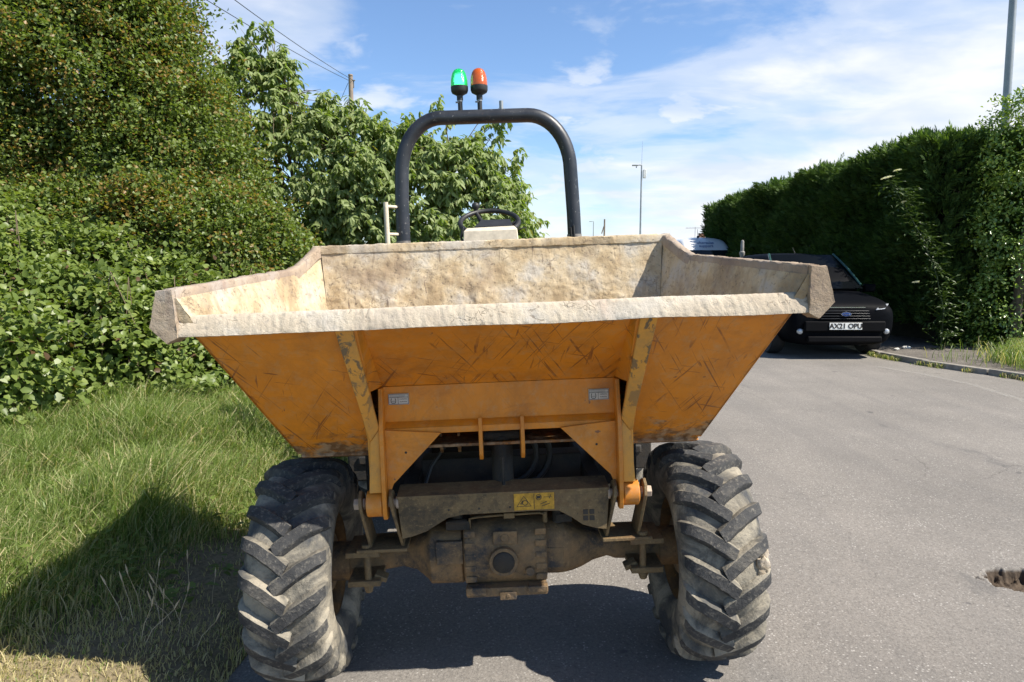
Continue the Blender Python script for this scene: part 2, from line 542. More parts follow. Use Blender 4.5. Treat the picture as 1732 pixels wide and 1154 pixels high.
def m_leaf(name, stops, tint=None, trans=0.35, rough=0.45, back=None, spec=0.4):
    """stops: colours over the per-leaf attribute 'rnd'; tint: colour where attribute 'tint' is 1"""
    m, t = mat(name)
    r = t.n('ShaderNodeAttribute', dict(attribute_name='rnd')).outputs['Fac']
    c = t.ramp(r, stops)
    if tint:
        k = t.n('ShaderNodeAttribute', dict(attribute_name='tint')).outputs['Fac']
        c = t.mix(k, c, tint)
    if back:
        g = t.n('ShaderNodeNewGeometry').outputs['Backfacing']
        c = t.mix(t.math('MULTIPLY', g, 0.8), c, back)
    p = t.n('ShaderNodeBsdfPrincipled', None)
    t.put(p.inputs['Base Color'], c)
    p.inputs['Roughness'].default_value = rough
    p.inputs['Specular IOR Level'].default_value = spec
    tr = t.n('ShaderNodeBsdfTranslucent', None, Color=t.mix(1.0, c, (1.5, 1.6, 0.6), 'MULTIPLY'))
    mx = t.n('ShaderNodeMixShader', None, Fac=trans)
    t.put(mx.inputs[1], p.outputs[0])
    t.put(mx.inputs[2], tr.outputs[0])
    t.n('ShaderNodeOutputMaterial', None, Surface=mx.outputs[0])
    return m


YEL = m_yellow()
YELC = m_yellow(0.12)
YELW = m_worn_yellow()
CRUST = m_crust('concrete_crust', 0.0, 0.2)
CRUSTR = m_crust('concrete_crust_scuffed', 0.5, 0.6)
CRUSTL = m_crust('concrete_crust_pale', 0.0, 0.1, 0.5)
RUB_D = m_rubber(True)
RUB_T = m_rubber(False)
AXLE = m_metal_dirt('muddy_cast_iron', (0.035, 0.033, 0.032), (0.17, 0.108, 0.052), (0.25, 0.145, 0.062))
FRAME = m_metal_dirt('muddy_steel', (0.065, 0.047, 0.026), (0.17, 0.115, 0.052), (0.13, 0.075, 0.032), 7)
DARK = m_metal_dirt('oily_dark_steel', (0.012, 0.012, 0.013), (0.026, 0.022, 0.017), (0.04, 0.028, 0.018))
RIMM = m_metal_dirt('muddy_rim_paint', (0.11, 0.06, 0.022), (0.17, 0.085, 0.024), (0.09, 0.055, 0.026), 6)
BLK = m_black_paint()
BARE = simple('scuffed_bare_steel', (0.22, 0.2, 0.18), 0.5, 0.3, 0.35, 30)
BLKPL = simple('black_plastic', (0.022, 0.022, 0.022), 0.5, 0, 0.3, 20)
DUSTY = simple('dust_coated_steel', (0.60, 0.52, 0.40), 0.85, 0, 0.18, 25, 0.4)
PINM = simple('dusty_bolt_steel', (0.42, 0.33, 0.25), 0.7, 0.1, 0.25, 40)
GREY = simple('galvanised_steel', (0.30, 0.32, 0.33), 0.5, 0.4, 0.15, 4)
STICK = simple('sticker_white', (0.50, 0.47, 0.42), 0.6, 0, 0.1, 40)
INK = simple('sticker_ink', (0.03, 0.025, 0.02), 0.6, 0, 0.1, 40)
STICKY = simple('warning_sticker_yellow', (0.46, 0.25, 0.022), 0.6, 0, 0.35, 60)
ASPH = m_asphalt()
SOIL = m_soil('verge_soil', (0.19, 0.15, 0.085), (0.33, 0.27, 0.165), True)
PAVE = m_soil('gritty_pavement', (0.12, 0.105, 0.09), (0.19, 0.17, 0.145))
KERBM = simple('kerb_stone', (0.25, 0.23, 0.20), 0.9, 0, 0.3, 12, 0.6)
BARK = simple('bark', (0.12, 0.095, 0.07), 0.9, 0, 0.4, 14, 0.8)
TWIG = simple('twig_wood', (0.16, 0.12, 0.075), 0.85, 0, 0.3, 8)
POLEW = simple('weathered_pole_wood', (0.24, 0.19, 0.15), 0.9, 0, 0.25, 6, 0.5)


# ================================================================ ground and road
def kerb_x(y):
    pts = [(2.0, 8.2), (6.0, 7.6), (8.0, 7.1), (9.05, 6.78), (10.5, 6.2), (11.4, 6.08), (12.8, 6.30), (40.0, 6.5)]
    return float(np.interp(y, [p[0] for p in pts], [p[1] for p in pts]))


def base_z(x):
    return 0.037 * max(-1.3, min(1.3, x))


def edge_x(y):
    return -1.12 + 0.07 * math.sin(y * 2.3) + 0.05 * math.sin(y * 5.1 + 1)


def gz(x, y):
    """height of the ground surface"""
    z = base_z(x)
    if x < -1.1:
        t = -1.1 - x
        z += 0.42 * (1 - math.exp(-0.42 * t / 0.42 * 0.62))  + 0.03 * mnoise.noise((x * 1.3, y * 1.3, 0)) * min(1, t)
    return z


def axis_pts(a, b, fine, zones):
    xs = [a]
    while xs[-1] < b:
        st = fine
        for lo, hi, s_ in zones:
            if lo - 1e-6 <= xs[-1] < hi - 1e-6:
                st = s_
        nx_ = xs[-1] + st
        for lo, hi, s_ in zones:
            if xs[-1] < lo - 1e-6 < nx_:
                nx_ = lo
        xs.append(nx_)
    xs[-1] = b
    return xs


def sheet(name, xs, ys, zf, m, extra=None):
    V = np.array([(x, y, zf(x, y)) for y in ys for x in xs])
    nx_, ny_ = len(xs), len(ys)
    a = (np.arange(ny_ - 1)[:, None] * nx_ + np.arange(nx_ - 1)[None, :]).ravel()
    F = np.stack([a, a + 1, a + nx_ + 1, a + nx_], 1)
    attrs = {extra[0]: [extra[1](x, y) for y in ys for x in xs]} if extra else None
    return rawmesh(name, V, F, m, attrs=attrs, smooth=True)


HC = (2.48, 3.16)


def hole_f(x, y):
    dx, dy = (x - HC[0]) / 0.215, (y - HC[1]) / 0.14
    if abs(dx) > 1.6 or abs(dy) > 1.8:
        return 0.0
    r = math.hypot(dx, dy) + 0.30 * mnoise.noise((x * 8, y * 8, 3)) + 0.22 * mnoise.noise((x * 24, y * 24, 5)) + 0.10 * mnoise.noise((x * 60, y * 60, 5))
    return max(0.0, min(1.0, (1.0 - r) / 0.26))


def road_z(x, y):
    z = base_z(x)
    h = hole_f(x, y)
    if h > 0:
        z -= h * (0.07 + 0.016 * mnoise.noise((x * 22, y * 22, 0)) + 0.014 * mnoise.noise((x * 60, y * 60, 0)))
    return z


xs = axis_pts(-1.12, 9.0, 0.2, [(2.2, 2.85, 0.0075)])
ys = axis_pts(-3.0, 60.0, 0.25, [(2.93, 3.39, 0.0065), (12.0, 60.0, 2.0)])
road = sheet('road', xs, ys, road_z, ASPH, ('hole', hole_f))
# ragged left edge of the asphalt
co = np.array([v.co[:] for v in road.data.vertices])
for v in road.data.vertices:
    if v.co.x < -1.11:
        v.co.x = edge_x(v.co.y)
        v.co.z = base_z(v.co.x)
tag(road, kind='structure')


def ground_z(x, y):
    if x < -1.0:
        return gz(x, y) + (0.006 if x < -1.15 else -0.035)
    return -0.09


gx = sorted(set([-400, -200, -100, -60, -40, -25, -18, -14, -11] + [round(v, 3) for v in np.arange(-9, -1.0, 0.12)] +
                [-1.0, -0.8, 2, 9, 12, 20, 40, 80, 200, 400]))
gy = sorted(set([-60, -20, -8, -4] + [round(v, 3) for v in np.arange(-2, 14, 0.12)] + [16, 20, 26, 34, 50, 80, 120, 200, 400, 900]))
ground = sheet('ground', gx, gy, ground_z, SOIL)
tag(ground, kind='structure')

# kerb and pavement on the right
mb = MB()
kys = list(np.arange(3.0, 30.0, 0.92))
for a, b in zip(kys[:-1], kys[1:]):
    xa, xb = kerb_x(a), kerb_x(b - 0.012)
    jz = random.uniform(-0.012, 0.008)
    jx = random.uniform(-0.012, 0.012)
    zb, zt = 0.03, 0.135 + jz
    b2 = b - 0.012
    mb.hexa([(xa + jx, a, zb), (xa + 0.13, a, zb), (xb + 0.13, b2, zb), (xb + jx, b2, zb),
             (xa + 0.012 + jx, a, zt), (xa + 0.13, a, zt), (xb + 0.13, b2, zt), (xb + 0.012 + jx, b2, zt)])
kerb = mb.build('kerb', KERBM, bevel=0.012)
tag(kerb, kind='structure')
V, F = [], []
pys = list(np.arange(2.0, 40.0, 0.4))
for i, y in enumerate(pys):
    for k, dx in enumerate((0.13, 0.6, 1.2, 2.0, 3.5, 8.0, 30.0)):
        V.append((kerb_x(y) + dx, y, 0.125 + 0.02 * mnoise.noise((dx * 2, y, 0)) + (0.03 if 0.5 < dx < 9 else 0)))
for i in range(len(pys) - 1):
    for k in range(6):
        a = i * 7 + k
        F.append((a, a + 1, a + 8, a + 7))
pave = rawmesh('pavement', np.array(V), np.array(F), PAVE, smooth=True)
tag(pave, kind='structure')

# worn line painted along the road edge
mt, t = mat('worn_white_line')
co_ = t.n('ShaderNodeTexCoord').outputs['Object']
pr = t.n('ShaderNodeBsdfPrincipled', None)
t.put(pr.inputs['Base Color'], t.mix(t.noise(co_, 20, 4), (0.42, 0.40, 0.36), (0.55, 0.53, 0.48)))
pr.inputs['Roughness'].default_value = 0.9
tb = t.n('ShaderNodeBsdfTransparent')
mx = t.n('ShaderNodeMixShader', None, Fac=t.ramp(t.noise(co_, 34, 6, 0.75), [(0.45, 0.0), (0.66, 0.6)]))
t.put(mx.inputs[1], tb.outputs[0])
t.put(mx.inputs[2], pr.outputs[0])
t.n('ShaderNodeOutputMaterial', None, Surface=mx.outputs[0])
mb = MB()
ln = [(5.0, 4.5), (5.4, 6.2), (5.77, 7.6), (5.88, 8.6), (5.78, 9.41), (5.5, 10.2)]
for (x0, y0), (x1, y1) in zip(ln[:-1], ln[1:]):
    mb.add([(x0 - .05, y0, .0525), (x0 + .05, y0, .0525), (x1 + .05, y1, .0525), (x1 - .05, y1, .0525)], [(0, 1, 2, 3)])
tag(mb.build('road_marking', mt), kind='structure')

# ================================================================ the dumper
DROOT = empty('site_dumper', (-0.01, 2.6, 0.0), (0, -0.037, 0.031))
tag(DROOT, 'yellow front tipping site dumper with crusted skip parked on the road edge', 'dumper')


def mir(sx, pts):
    return [(sx * p[0],) + tuple(p[1:]) for p in pts]


def nz(p, s_, a):
    return a * mnoise.fractal(Vector(p) * s_, 0.9, 2.1, 5)


# ---- skip: outer steel shell (yellow) --------------------------------------
T = 0.012
sk = MB()
A0, B0, C0 = (0.926, -0.50, 1.385), (0.755, -0.10, 0.892), (0.72, 0.50, 0.905)
D0, E0, K0 = (0.825, 0.65, 1.655), (0.985, -0.52, 1.50), (0.885, 0.42, 1.555)


def lerp(a, b, t_):
    return tuple(a[i] + (b[i] - a[i]) * t_ for i in range(3))


def slab(mb_, q, off, mi=0):
    q = [Vector(p) for p in q]
    o = Vector(off)
    mb_.hexa(q + [p + o for p in q], mi)


def side_pt(u, v, inset, sx):
    """skip side: u rear -> front, v rim -> bottom"""
    def poly(pts, u):
        k = [q[0] for q in pts]
        return [float(np.interp(u, k, [q[1][c] for q in pts])) for c in range(3)]
    top = poly([(0, D0), (0.2, K0), (1, E0)], u)
    bot = poly([(0, C0), (0.52, B0), (1, A0)], u)
    p = [top[c] + (bot[c] - top[c]) * v for c in range(3)]
    return (sx * (p[0] - inset), p[1], p[2])


INN = 0.462                                   # x of the inner edge of the side hopper panels at the lip
for sx in (1, -1):
    # sloping front panel outside the strut
    slab(sk, mir(sx, [(INN - 0.03, -0.5, 1.385), A0, B0, (0.445, -0.10, 0.892)]), (0, 0.010, 0.008))
    # turned flange at its lower edge
    slab(sk, mir(sx, [(0.445, -0.112, 0.884), (0.742, -0.112, 0.884), (0.742, -0.085, 0.872), (0.445, -0.085, 0.872)]), (0, 0.012, 0.012))
    # chamfer that steps back to the centre panel
    slab(sk, mir(sx, [(INN - 0.045, -0.495, 1.384), (INN - 0.03, -0.5, 1.385), (0.452, -0.30, 1.145), (0.425, -0.15, 1.142)]), (-0.006 * sx, 0.008, 0.006))
    # outer side wall: a ruled surface with thickness
    ns, nv = 24, 6
    o_ = [[side_pt(i / ns, j / nv, 0.0, sx) for i in range(ns + 1)] for j in range(nv + 1)]
    i_ = [[side_pt(i / ns, j / nv, T, sx) for i in range(ns + 1)] for j in range(nv + 1)]
    vs = [p for r_ in o_ for p in r_] + [p for r_ in i_ for p in r_]
    W1 = ns + 1
    off = W1 * (nv + 1)
    fs = []
    for j in range(nv):
        for i in range(ns):
            a = j * W1 + i
            fs.append((a, a + 1, a + W1 + 1, a + W1))
            fs.append((off + a, off + a + W1, off + a + W1 + 1, off + a + 1))
    for i in range(ns):
        fs.append((i, off + i, off + i + 1, i + 1))
        a = nv * W1 + i
        fs.append((a, a + 1, off + a + 1, off + a))
    for j in range(nv):
        for c_ in (0, ns):
            a = j * W1 + c_
            fs.append((a, a + W1, off + a + W1, off + a))
    sk.add(vs, fs)
# centre panel: shallow slope, crease, upright, turned flange
slab(sk, [(-(INN - .045), -0.495, 1.384), (INN - .045, -0.495, 1.384), (0.425, -0.15, 1.142), (-0.425, -0.15, 1.142)], (0, 0.008, 0.01))
slab(sk, [(-0.425, -0.15, 1.142), (0.425, -0.15, 1.142), (0.425, -0.152, 1.010), (-0.425, -0.152, 1.010)], (0, 0.012, 0), 1)
slab(sk, [(-0.425, -0.152, 1.010), (0.425, -0.152, 1.010), (0.425, -0.176, 0.992), (-0.425, -0.176, 0.992)], (0, 0.012, 0.003), 1)
slab(sk, [(-0.425, -0.176, 0.992), (0.425, -0.176, 0.992), (0.425, -0.176, 0.968), (-0.425, -0.176, 0.968)], (0, 0.012, 0), 1)
# floor, rear wall
slab(sk, [(-0.755, -0.09, 0.892), (0.755, -0.09, 0.892), (0.72, 0.5, 0.905), (-0.72, 0.5, 0.905)], (0, 0, 0.012))
slab(sk, [(-0.72, 0.5, 0.905), (0.72, 0.5, 0.905), (0.825, 0.662, 1.655), (-0.825, 0.662, 1.655)], (0, -0.010, 0.004))
slab(sk, [(-0.42, -0.05, 0.972), (0.42, -0.05, 0.972), (0.42, 0.45, 0.975), (-0.42, 0.45, 0.975)], (0, 0, 0.012))
SKIP = sk.build('skip', [YEL, YELC], DROOT, bevel=0.004)

# ---- skip: crusted inside --------------------------------------------------
ins = MB()


def bil(a, b, c, d, u, v):
    return lerp(lerp(a, b, u), lerp(d, c, u), v)


def crust(p, nrm, amp):
    a = nz(p, 9, amp) + nz((p[0] + 7, p[1], p[2]), 30, amp * 0.5)
    lump = max(0.0, mnoise.fractal(Vector(p) * 7, 0.8, 2.1, 4) - 0.05) * amp * 3.5 * max(0, min(1, (1.56 - p[2]) / 0.14))
    d = a + lump
    return (p[0] + nrm[0] * d, p[1] + nrm[1] * d, p[2] + nrm[2] * d)


bw = [(-0.80, 0.632, 1.665), (0.80, 0.632, 1.665), (0.74, 0.50, 1.10), (-0.74, 0.50, 1.10)]
ins.grid(lambda u, v: crust(bil(*bw, u, v), (0, -1, 0.2), 0.0036), 320, 110)
for sx in (1, -1):
    def sidep(u, v, sx=sx):
        p = side_pt(u, v * 0.97, 0.024, sx)
        return crust(p, (-sx, 0, 0.0), 0.0035)
    ins.grid(sidep, 170, 70, flip=(sx < 0))

    def frontp(u, v, sx=sx):
        p = side_pt(1.0, v * 0.99, 0.030 - 0.034 * u, sx)
        return crust((p[0], p[1] - 0.008, p[2]), (0, -1, 0), 0.002)
    ins.grid(frontp, 4, 30)
# spoil left on the front slope and the bottom
ins.grid(lambda u, v: crust(((-0.938 + 1.876 * u) * (1 - .10 * v), -0.472 + 0.33 * v, 1.412 - 0.225 * v), (0, 0.4, 0.9), 0.004), 120, 30)
ins.grid(lambda u, v: crust(((-0.815 + 1.63 * u) * (1 - .03 * v), -0.142 + 0.70 * v, 1.187 + 0.02 * v), (0, 0, 1), 0.012), 90, 40)
ins.build('concrete_lining', CRUST, SKIP, smooth=60)

# ---- lip bar along the front ------------------------------------------------
lip = MB()
prof = [(-0.532, 1.384), (-0.530, 1.394), (-0.512, 1.436), (-0.503, 1.446), (-0.486, 1.446), (-0.470, 1.415), (-0.470, 1.392), (-0.500, 1.380)]
NX = 420


def lipp(u, v):
    k = v * len(prof)
    i = int(k) % len(prof)
    j = (i + 1) % len(prof)
    f_ = k - int(k)
    y = prof[i][0] + (prof[j][0] - prof[i][0]) * f_
    z = prof[i][1] + (prof[j][1] - prof[i][1]) * f_
    xr = 0.972 - 0.34 * max(0, z - 1.392)
    x = -0.970 + (xr + 0.970) * u
    z += 0.004 * mnoise.noise((x * 3, 0, 9)) * (1 if z < 1.41 else 0.6)
    d = nz((x, y, z), 18, 0.0018) + nz((x, y, z), 70, 0.0020)
    return (x, y - d, z + d * 0.6)


lip.grid(lipp, NX, 16)
lip.add([lipp(0, k / 8) for k in range(8)], [tuple(range(8))])
lip.add([lipp(1, k / 8) for k in range(8)], [tuple(range(7, -1, -1))])
lip.build('lip', CRUSTL, SKIP, smooth=60)


# ---- rim rails ---------------------------------------------------------------
def rail(path, w_, h_, inward, m_, name, parent, seed=0):
    """box rail swept along path (top centre line), w_ wide, h_ high; dense and chipped"""
    pts = []
    for a, b in zip(path[:-1], path[1:]):
        L = (Vector(b) - Vector(a)).length
        n_ = max(2, int(L / 0.012))
        pts += [lerp(a, b, i / n_) for i in range(n_)]
    pts.append(path[-1])
    r_ = MB()
    ring = [(-.5, -.15), (-.5, -1), (.5, -1), (.5, -.15), (.38, 0), (0, 0.04), (-.38, 0)]
    vs = []
    for i, p in enumerate(pts):
        d = (Vector(pts[min(i + 1, len(pts) - 1)]) - Vector(pts[max(0, i - 1)]))
        d.z = 0
        d.normalize()
        sd = Vector((-d.y, d.x, 0))
        for (a, b) in ring:
            q = Vector(p) + sd * a * w_ + Vector((0, 0, b * h_))
            k = nz((q.x + seed, q.y, q.z), 22, 0.0032) + nz((q.x, q.y + seed, q.z), 70, 0.0016)
            q += sd * (k if a > 0 else -k) + Vector((0, 0, k))
            vs.append(q)
    n_ = len(ring)
    fs = []
    for i in range(len(pts) - 1):
        for k in range(n_):
            a, b = i * n_ + k, i * n_ + (k + 1) % n_
            fs.append((a, b, b + n_, a + n_))
    fs += [tuple(range(n_)), tuple(range(len(vs) - 1, len(vs) - n_ - 1, -1))]
    r_.add(vs, fs)
    return r_.build(name, m_, parent, smooth=50)


rail([(-0.835, 0.645, 1.682), (0.835, 0.645, 1.682)], 0.045, 0.036, 1, CRUST, 'rim_rail', SKIP)
for sx in (1, -1):
    p = mir(sx, [(0.815, 0.655, 1.684), (0.822, 0.60, 1.670), (0.868, 0.445, 1.592), (0.885, 0.40, 1.578), (0.982, -0.515, 1.528)])
    rail(p, 0.042, 0.048, 1, CRUSTR, 'rim_rail', SKIP, seed=sx)
    # thick end plate at the front corner
    q = [(0.958, 1.380), (0.963, 1.528), (1.012, 1.524), (1.040, 1.412), (0.992, 1.362)]
    e = MB()
    pl = []
    n_e = 10
    ring_n = []
    for (a, b) in zip(q, q[1:] + q[:1]):
        for i in range(n_e):
            ring_n.append((a[0] + (b[0] - a[0]) * i / n_e, a[1] + (b[1] - a[1]) * i / n_e))
    vs = []
    ys_ = [-0.535, -0.525, -0.50, -0.47, -0.45]
    for yy in ys_:
        for (x, z) in ring_n:
            sh = 0.97 if yy == ys_[0] else 1.0
            x2, z2 = 0.995 + (x - 0.995) * sh, 1.45 + (z - 1.45) * sh
            k = nz((x2 + sx, yy, z2), 30, 0.0035)
            vs.append((sx * (x2 + k), yy + k, z2 + k * 0.6))
    n_ = len(ring_n)
    fs = [(j * n_ + i, j * n_ + (i + 1) % n_, (j + 1) * n_ + (i + 1) % n_, (j + 1) * n_ + i) for j in range(len(ys_) - 1) for i in range(n_)]
    fs += [tuple(range(n_)), tuple(range(len(vs) - 1, len(vs) - n_ - 1, -1))]
    e.add(vs, fs)
    e.build('end_plate', CRUSTR, SKIP, smooth=35)

# ---- struts, pivot side plates, gussets, ears --------------------------------
for sx in (1, -1):
    s_ = MB()
    # flange facing forward, bent where it meets the pivot leg
    f0 = [(0.443, -0.508, 1.384), (0.498, -0.508, 1.384), (0.466, -0.215, 0.955), (0.432, -0.215, 1.000)]
    slab(s_, mir(sx, f0), (0, 0.012, 0.004))
    f1 = [(0.432, -0.215, 1.000), (0.466, -0.215, 0.955), (0.478, -0.222, 0.770), (0.434, -0.222, 0.770)]
    slab(s_, mir(sx, f1), (0, 0.012, 0))
    # web behind the flange
    web = [(-0.498, 1.376), (-0.205, 0.96), (-0.21, 0.78), (-0.16, 0.78), (-0.115, 0.90), (-0.30, 1.142), (-0.47, 1.37)]
    s_.prism(web, sx * 0.476, sx * 0.466, 'x')
    s_.build('strut', YELW, SKIP, bevel=0.0025)
    p_ = MB()
    sp = [(-0.19, 1.142), (-0.222, 1.00), (-0.236, 0.80), (-0.240, 0.70), (-0.225, 0.672), (-0.19, 0.668), (-0.155, 0.70), (-0.12, 0.90), (-0.10, 1.142)]
    p_.prism(sp, sx * 0.432, sx * 0.417, 'x')
    p_.build('pivot_plate', YELC, SKIP, bevel=0.002)
    g_ = MB()
    g_.prism(mir(1, [(sx * 0.417, 0.990), (sx * 0.215, 0.972), (sx * 0.395, 0.79), (sx * 0.417, 0.735)]), -0.188, -0.178, 'y')
    g_.cyl((sx * 0.345, -0.1895, 0.905), (sx * 0.345, -0.18, 0.905), 0.0045, n=12, mi=1)
    g_.build('gusset', [YELC, INK], SKIP, bevel=0.0015)
    b_ = MB()
    b_.cyl((sx * 0.434, -0.19, 0.722), (sx * 0.492, -0.19, 0.722), 0.047, n=28)
    b_.build('pivot_boss', YELC, SKIP, bevel=0.004)
for x in (-0.074, 0.078):
    e = MB()
    e.prism([(-0.182, 1.02), (-0.196, 0.93), (-0.190, 0.885), (-0.165, 0.86), (-0.10, 0.85), (-0.04, 0.90), (-0.04, 0.97)], x - 0.007, x + 0.007, 'x')
    e.build('ram_ear', YELC, SKIP, bevel=0.002)
for x in (-0.235, -0.165):
    e = MB()
    e.prism([(0.02, 0.97), (0.02, 0.86), (0.06, 0.83), (0.11, 0.86), (0.11, 0.97)], x - 0.006, x + 0.006, 'x')
    e.build('stop_bracket', YEL, SKIP, bevel=0.002)

# ---- stickers ------------------------------------------------------------------
for x0, z0 in ((-0.402, 1.075), (0.325, 1.062)):
    d = MB()
    W_, H_ = 0.074, 0.040
    Y0 = -0.1545
    d.box((x0 + W_ / 2, Y0, z0 + H_ / 2), (W_, 0.002, H_), mi=0)

    def ln_(ax, az, bx, bz, th=0.0016):
        a, b = Vector((x0 + ax, Y0 - 0.0018, z0 + az)), Vector((x0 + bx, Y0 - 0.0018, z0 + bz))
        dv = (b - a).normalized()
        nn = Vector((-dv.z, 0, dv.x)) * th / 2
        d.add([a - nn, b - nn, b + nn, a + nn], [(0, 1, 2, 3)], 1)
    for q in ((.002, .002, .072, .002), (.002, .038, .072, .038), (.002, .002, .002, .038), (.072, .002, .072, .038),
              (.002, .027, .072, .027), (.035, .002, .035, .027)):
        ln_(*q, 0.0014)
    for q in ((.006, .034, .062, .034), (.006, .030, .060, .030)):
        ln_(*q, 0.0007)
    # tyre and axle symbol
    for q in ((.012, .024, .0095, .018), (.0095, .018, .0095, .011), (.0095, .011, .0125, .006), (.0125, .006, .0235, .006), (.0235, .006, .0265, .011),
              (.0265, .011, .0265, .018), (.0265, .018, .024, .024)):
        ln_(*q, 0.0022)
    ln_(.012, .0135, .024, .0135, 0.0014)
    for zz in (.020, .010):
        for i in range(6):
            ln_(.041 + i * .0044, zz, .0438 + i * .0044, zz + (.0 if i % 2 else .0009), 0.0026)
    d.build('capacity_sticker', [STICK, INK], SKIP, smooth=0)

# ---- chassis crossmember under the skip ----------------------------------------
cm = MB()
pl = [(-0.385, 0.738), (-0.372, 0.590), (-0.335, 0.597), (-0.285, 0.613), (-0.245, 0.637), (-0.205, 0.660), (-0.15, 0.670), (0.12, 0.672),
      (0.20, 0.668), (0.245, 0.642), (0.285, 0.612), (0.335, 0.596), (0.372, 0.590), (0.385, 0.738)]
cm.prism(pl, -0.205, -0.195, 'y')
cm.hexa([(-0.385, -0.207, 0.738), (0.385, -0.207, 0.738), (0.385, -0.10, 0.750), (-0.385, -0.10, 0.750),
         (-0.385, -0.207, 0.748), (0.385, -0.207, 0.748), (0.385, -0.10, 0.760), (-0.385, -0.10, 0.760)])
for x in (-0.20, -0.09, 0.022):
    cm.cyl((x, -0.2065, 0.690), (x, -0.2045, 0.690), 0.0042, n=10, mi=1)
for i in range(2):
    for j in range(2):
        cm.box((0.296 + i * 0.0235, -0.2055, 0.636 + j * 0.0235), (0.018, 0.003, 0.018), mi=1)
XM = cm.build('chassis_crossmember', [FRAME, INK], DROOT, bevel=0.0015)
d = MB()
d.box((0.110, -0.2065, 0.7085), (0.146, 0.002, 0.062), mi=0)
Yd = -0.2082


def dl(ax, az, bx, bz, th=0.0018, mi=1):
    a, b = Vector((0.037 + ax, Yd, 0.6775 + az)), Vector((0.037 + bx, Yd, 0.6775 + bz))
    dv = (b - a).normalized()
    nn = Vector((-dv.z, 0, dv.x)) * th / 2
    d.add([a - nn, b - nn, b + nn, a + nn], [(0, 1, 2, 3)], mi)


for q in ((.010, .014, .062, .014), (.010, .014, .036, .052), (.062, .014, .036, .052), (.073, .002, .073, .060), (.108, .046, .138, .046)):
    dl(*q)
for q in ((.028, .020, .030, .034), (.022, .022, .034, .036), (.095, .020, .120, .030), (.100, .012, .130, .022), (.128, .040, .134, .054)):
    dl(*q, 0.0025)
for (cx, cz, r_) in ((.040, .027, .009), (.090, .046, .010)):
    for i in range(12):
        a, b = 2 * math.pi * i / 12, 2 * math.pi * (i + 1) / 12
        dl(cx + r_ * math.cos(a), cz + r_ * math.sin(a), cx + r_ * math.cos(b), cz + r_ * math.sin(b), 0.0022)
dl(.083, .046, .097, .046, 0.010)
d.build('warning_sticker', [STICKY, INK], XM, smooth=0)

for sx in (1, -1):
    br = MB()
    # two tapering cheek plates that carry the pin, on a foot plate
    for xt, xb in ((0.402, 0.372), (0.510, 0.490)):
        prof_ = [(-0.238, 0.722), (-0.225, 0.757), (-0.19, 0.772), (-0.155, 0.757), (-0.142, 0.722), (-0.06, 0.548), (-0.17, 0.548)]
        vs = []
        for dx in (0, 0.011):
            for (y, z) in prof_:
                f_ = (0.772 - z) / (0.772 - 0.548)
                vs.append((sx * (xt + (xb - xt) * f_ + dx), y, z))
        n_ = len(prof_)
        br.add(vs, [tuple(range(n_)), tuple(range(2 * n_ - 1, n_ - 1, -1))] + [(i, n_ + i, n_ + (i + 1) % n_, (i + 1) % n_) for i in range(n_)])
    br.box((sx * 0.452, -0.11, 0.541), (0.185, 0.16, 0.012))
    br.box((sx * 0.525, -0.10, 0.526), (0.125, 0.17, 0.020))
    br.build('pivot_bracket', FRAME, DROOT, bevel=0.002)
    pn = MB()
    pn.cyl((sx * 0.500, -0.19, 0.722), (sx * 0.540, -0.19, 0.722), 0.022, n=6)
    pn.cyl((sx * 0.39, -0.19, 0.722), (sx * 0.380, -0.19, 0.722), 0.022, n=20)
    pn.cyl((sx * 0.37, -0.19, 0.722), (sx * 0.52, -0.19, 0.722), 0.015, n=20)
    pn.build('pivot_pin', PINM, DROOT, bevel=0.002)
    cb = MB()
    cb.box((sx * 0.525, -0.10, 0.415), (0.12, 0.17, 0.022))
    cb.cyl((sx * 0.512, -0.165, 0.395), (sx * 0.512, -0.165, 0.56), 0.0125, n=14)
    cb.cyl((sx * 0.512, -0.165, 0.376), (sx * 0.512, -0.165, 0.404), 0.014, 0.022, n=6)
    cb.cyl((sx * 0.512, -0.165, 0.548), (sx * 0.512, -0.165, 0.562), 0.021, n=6)
    cb.box((sx * 0.47, -0.13, 0.420), (0.05, 0.05, 0.018), rot=(0, sx * -0.4, 0))
    cb.build('axle_clamp', FRAME, DROOT, bevel=0.003)

# ---- front axle -------------------------------------------------------------------
ax = MB()


def sect(x, zt, zb, yf, yr, n_=20):
    out = []
    zc_, hz = (zt + zb) / 2, (zt - zb) / 2
    yc, hy = (yf + yr) / 2, (yr - yf) / 2
    for i in range(n_):
        t_ = 2 * math.pi * i / n_
        c_, s__ = math.cos(t_), math.sin(t_)
        k = 0.55
        y = yc + hy * math.copysign(abs(c_) ** k, c_)
        z = zc_ + hz * math.copysign(abs(s__) ** k, s__)
        out.append((x, y, z))
    return out


def loft(mb_, secs, mi=0, jit=0.0):
    n_ = len(secs[0])
    vs = [p for s2 in secs for p in s2]
    if jit:
        vs = [tuple(c + nz(p, 14, jit) for c in p) for p in vs]
    fs = [(j * n_ + i, j * n_ + (i + 1) % n_, (j + 1) * n_ + (i + 1) % n_, (j + 1) * n_ + i) for j in range(len(secs) - 1) for i in range(n_)]
    fs += [tuple(range(n_ - 1, -1, -1)), tuple(range((len(secs) - 1) * n_, len(secs) * n_))]
    mb_.add(vs, fs, mi)


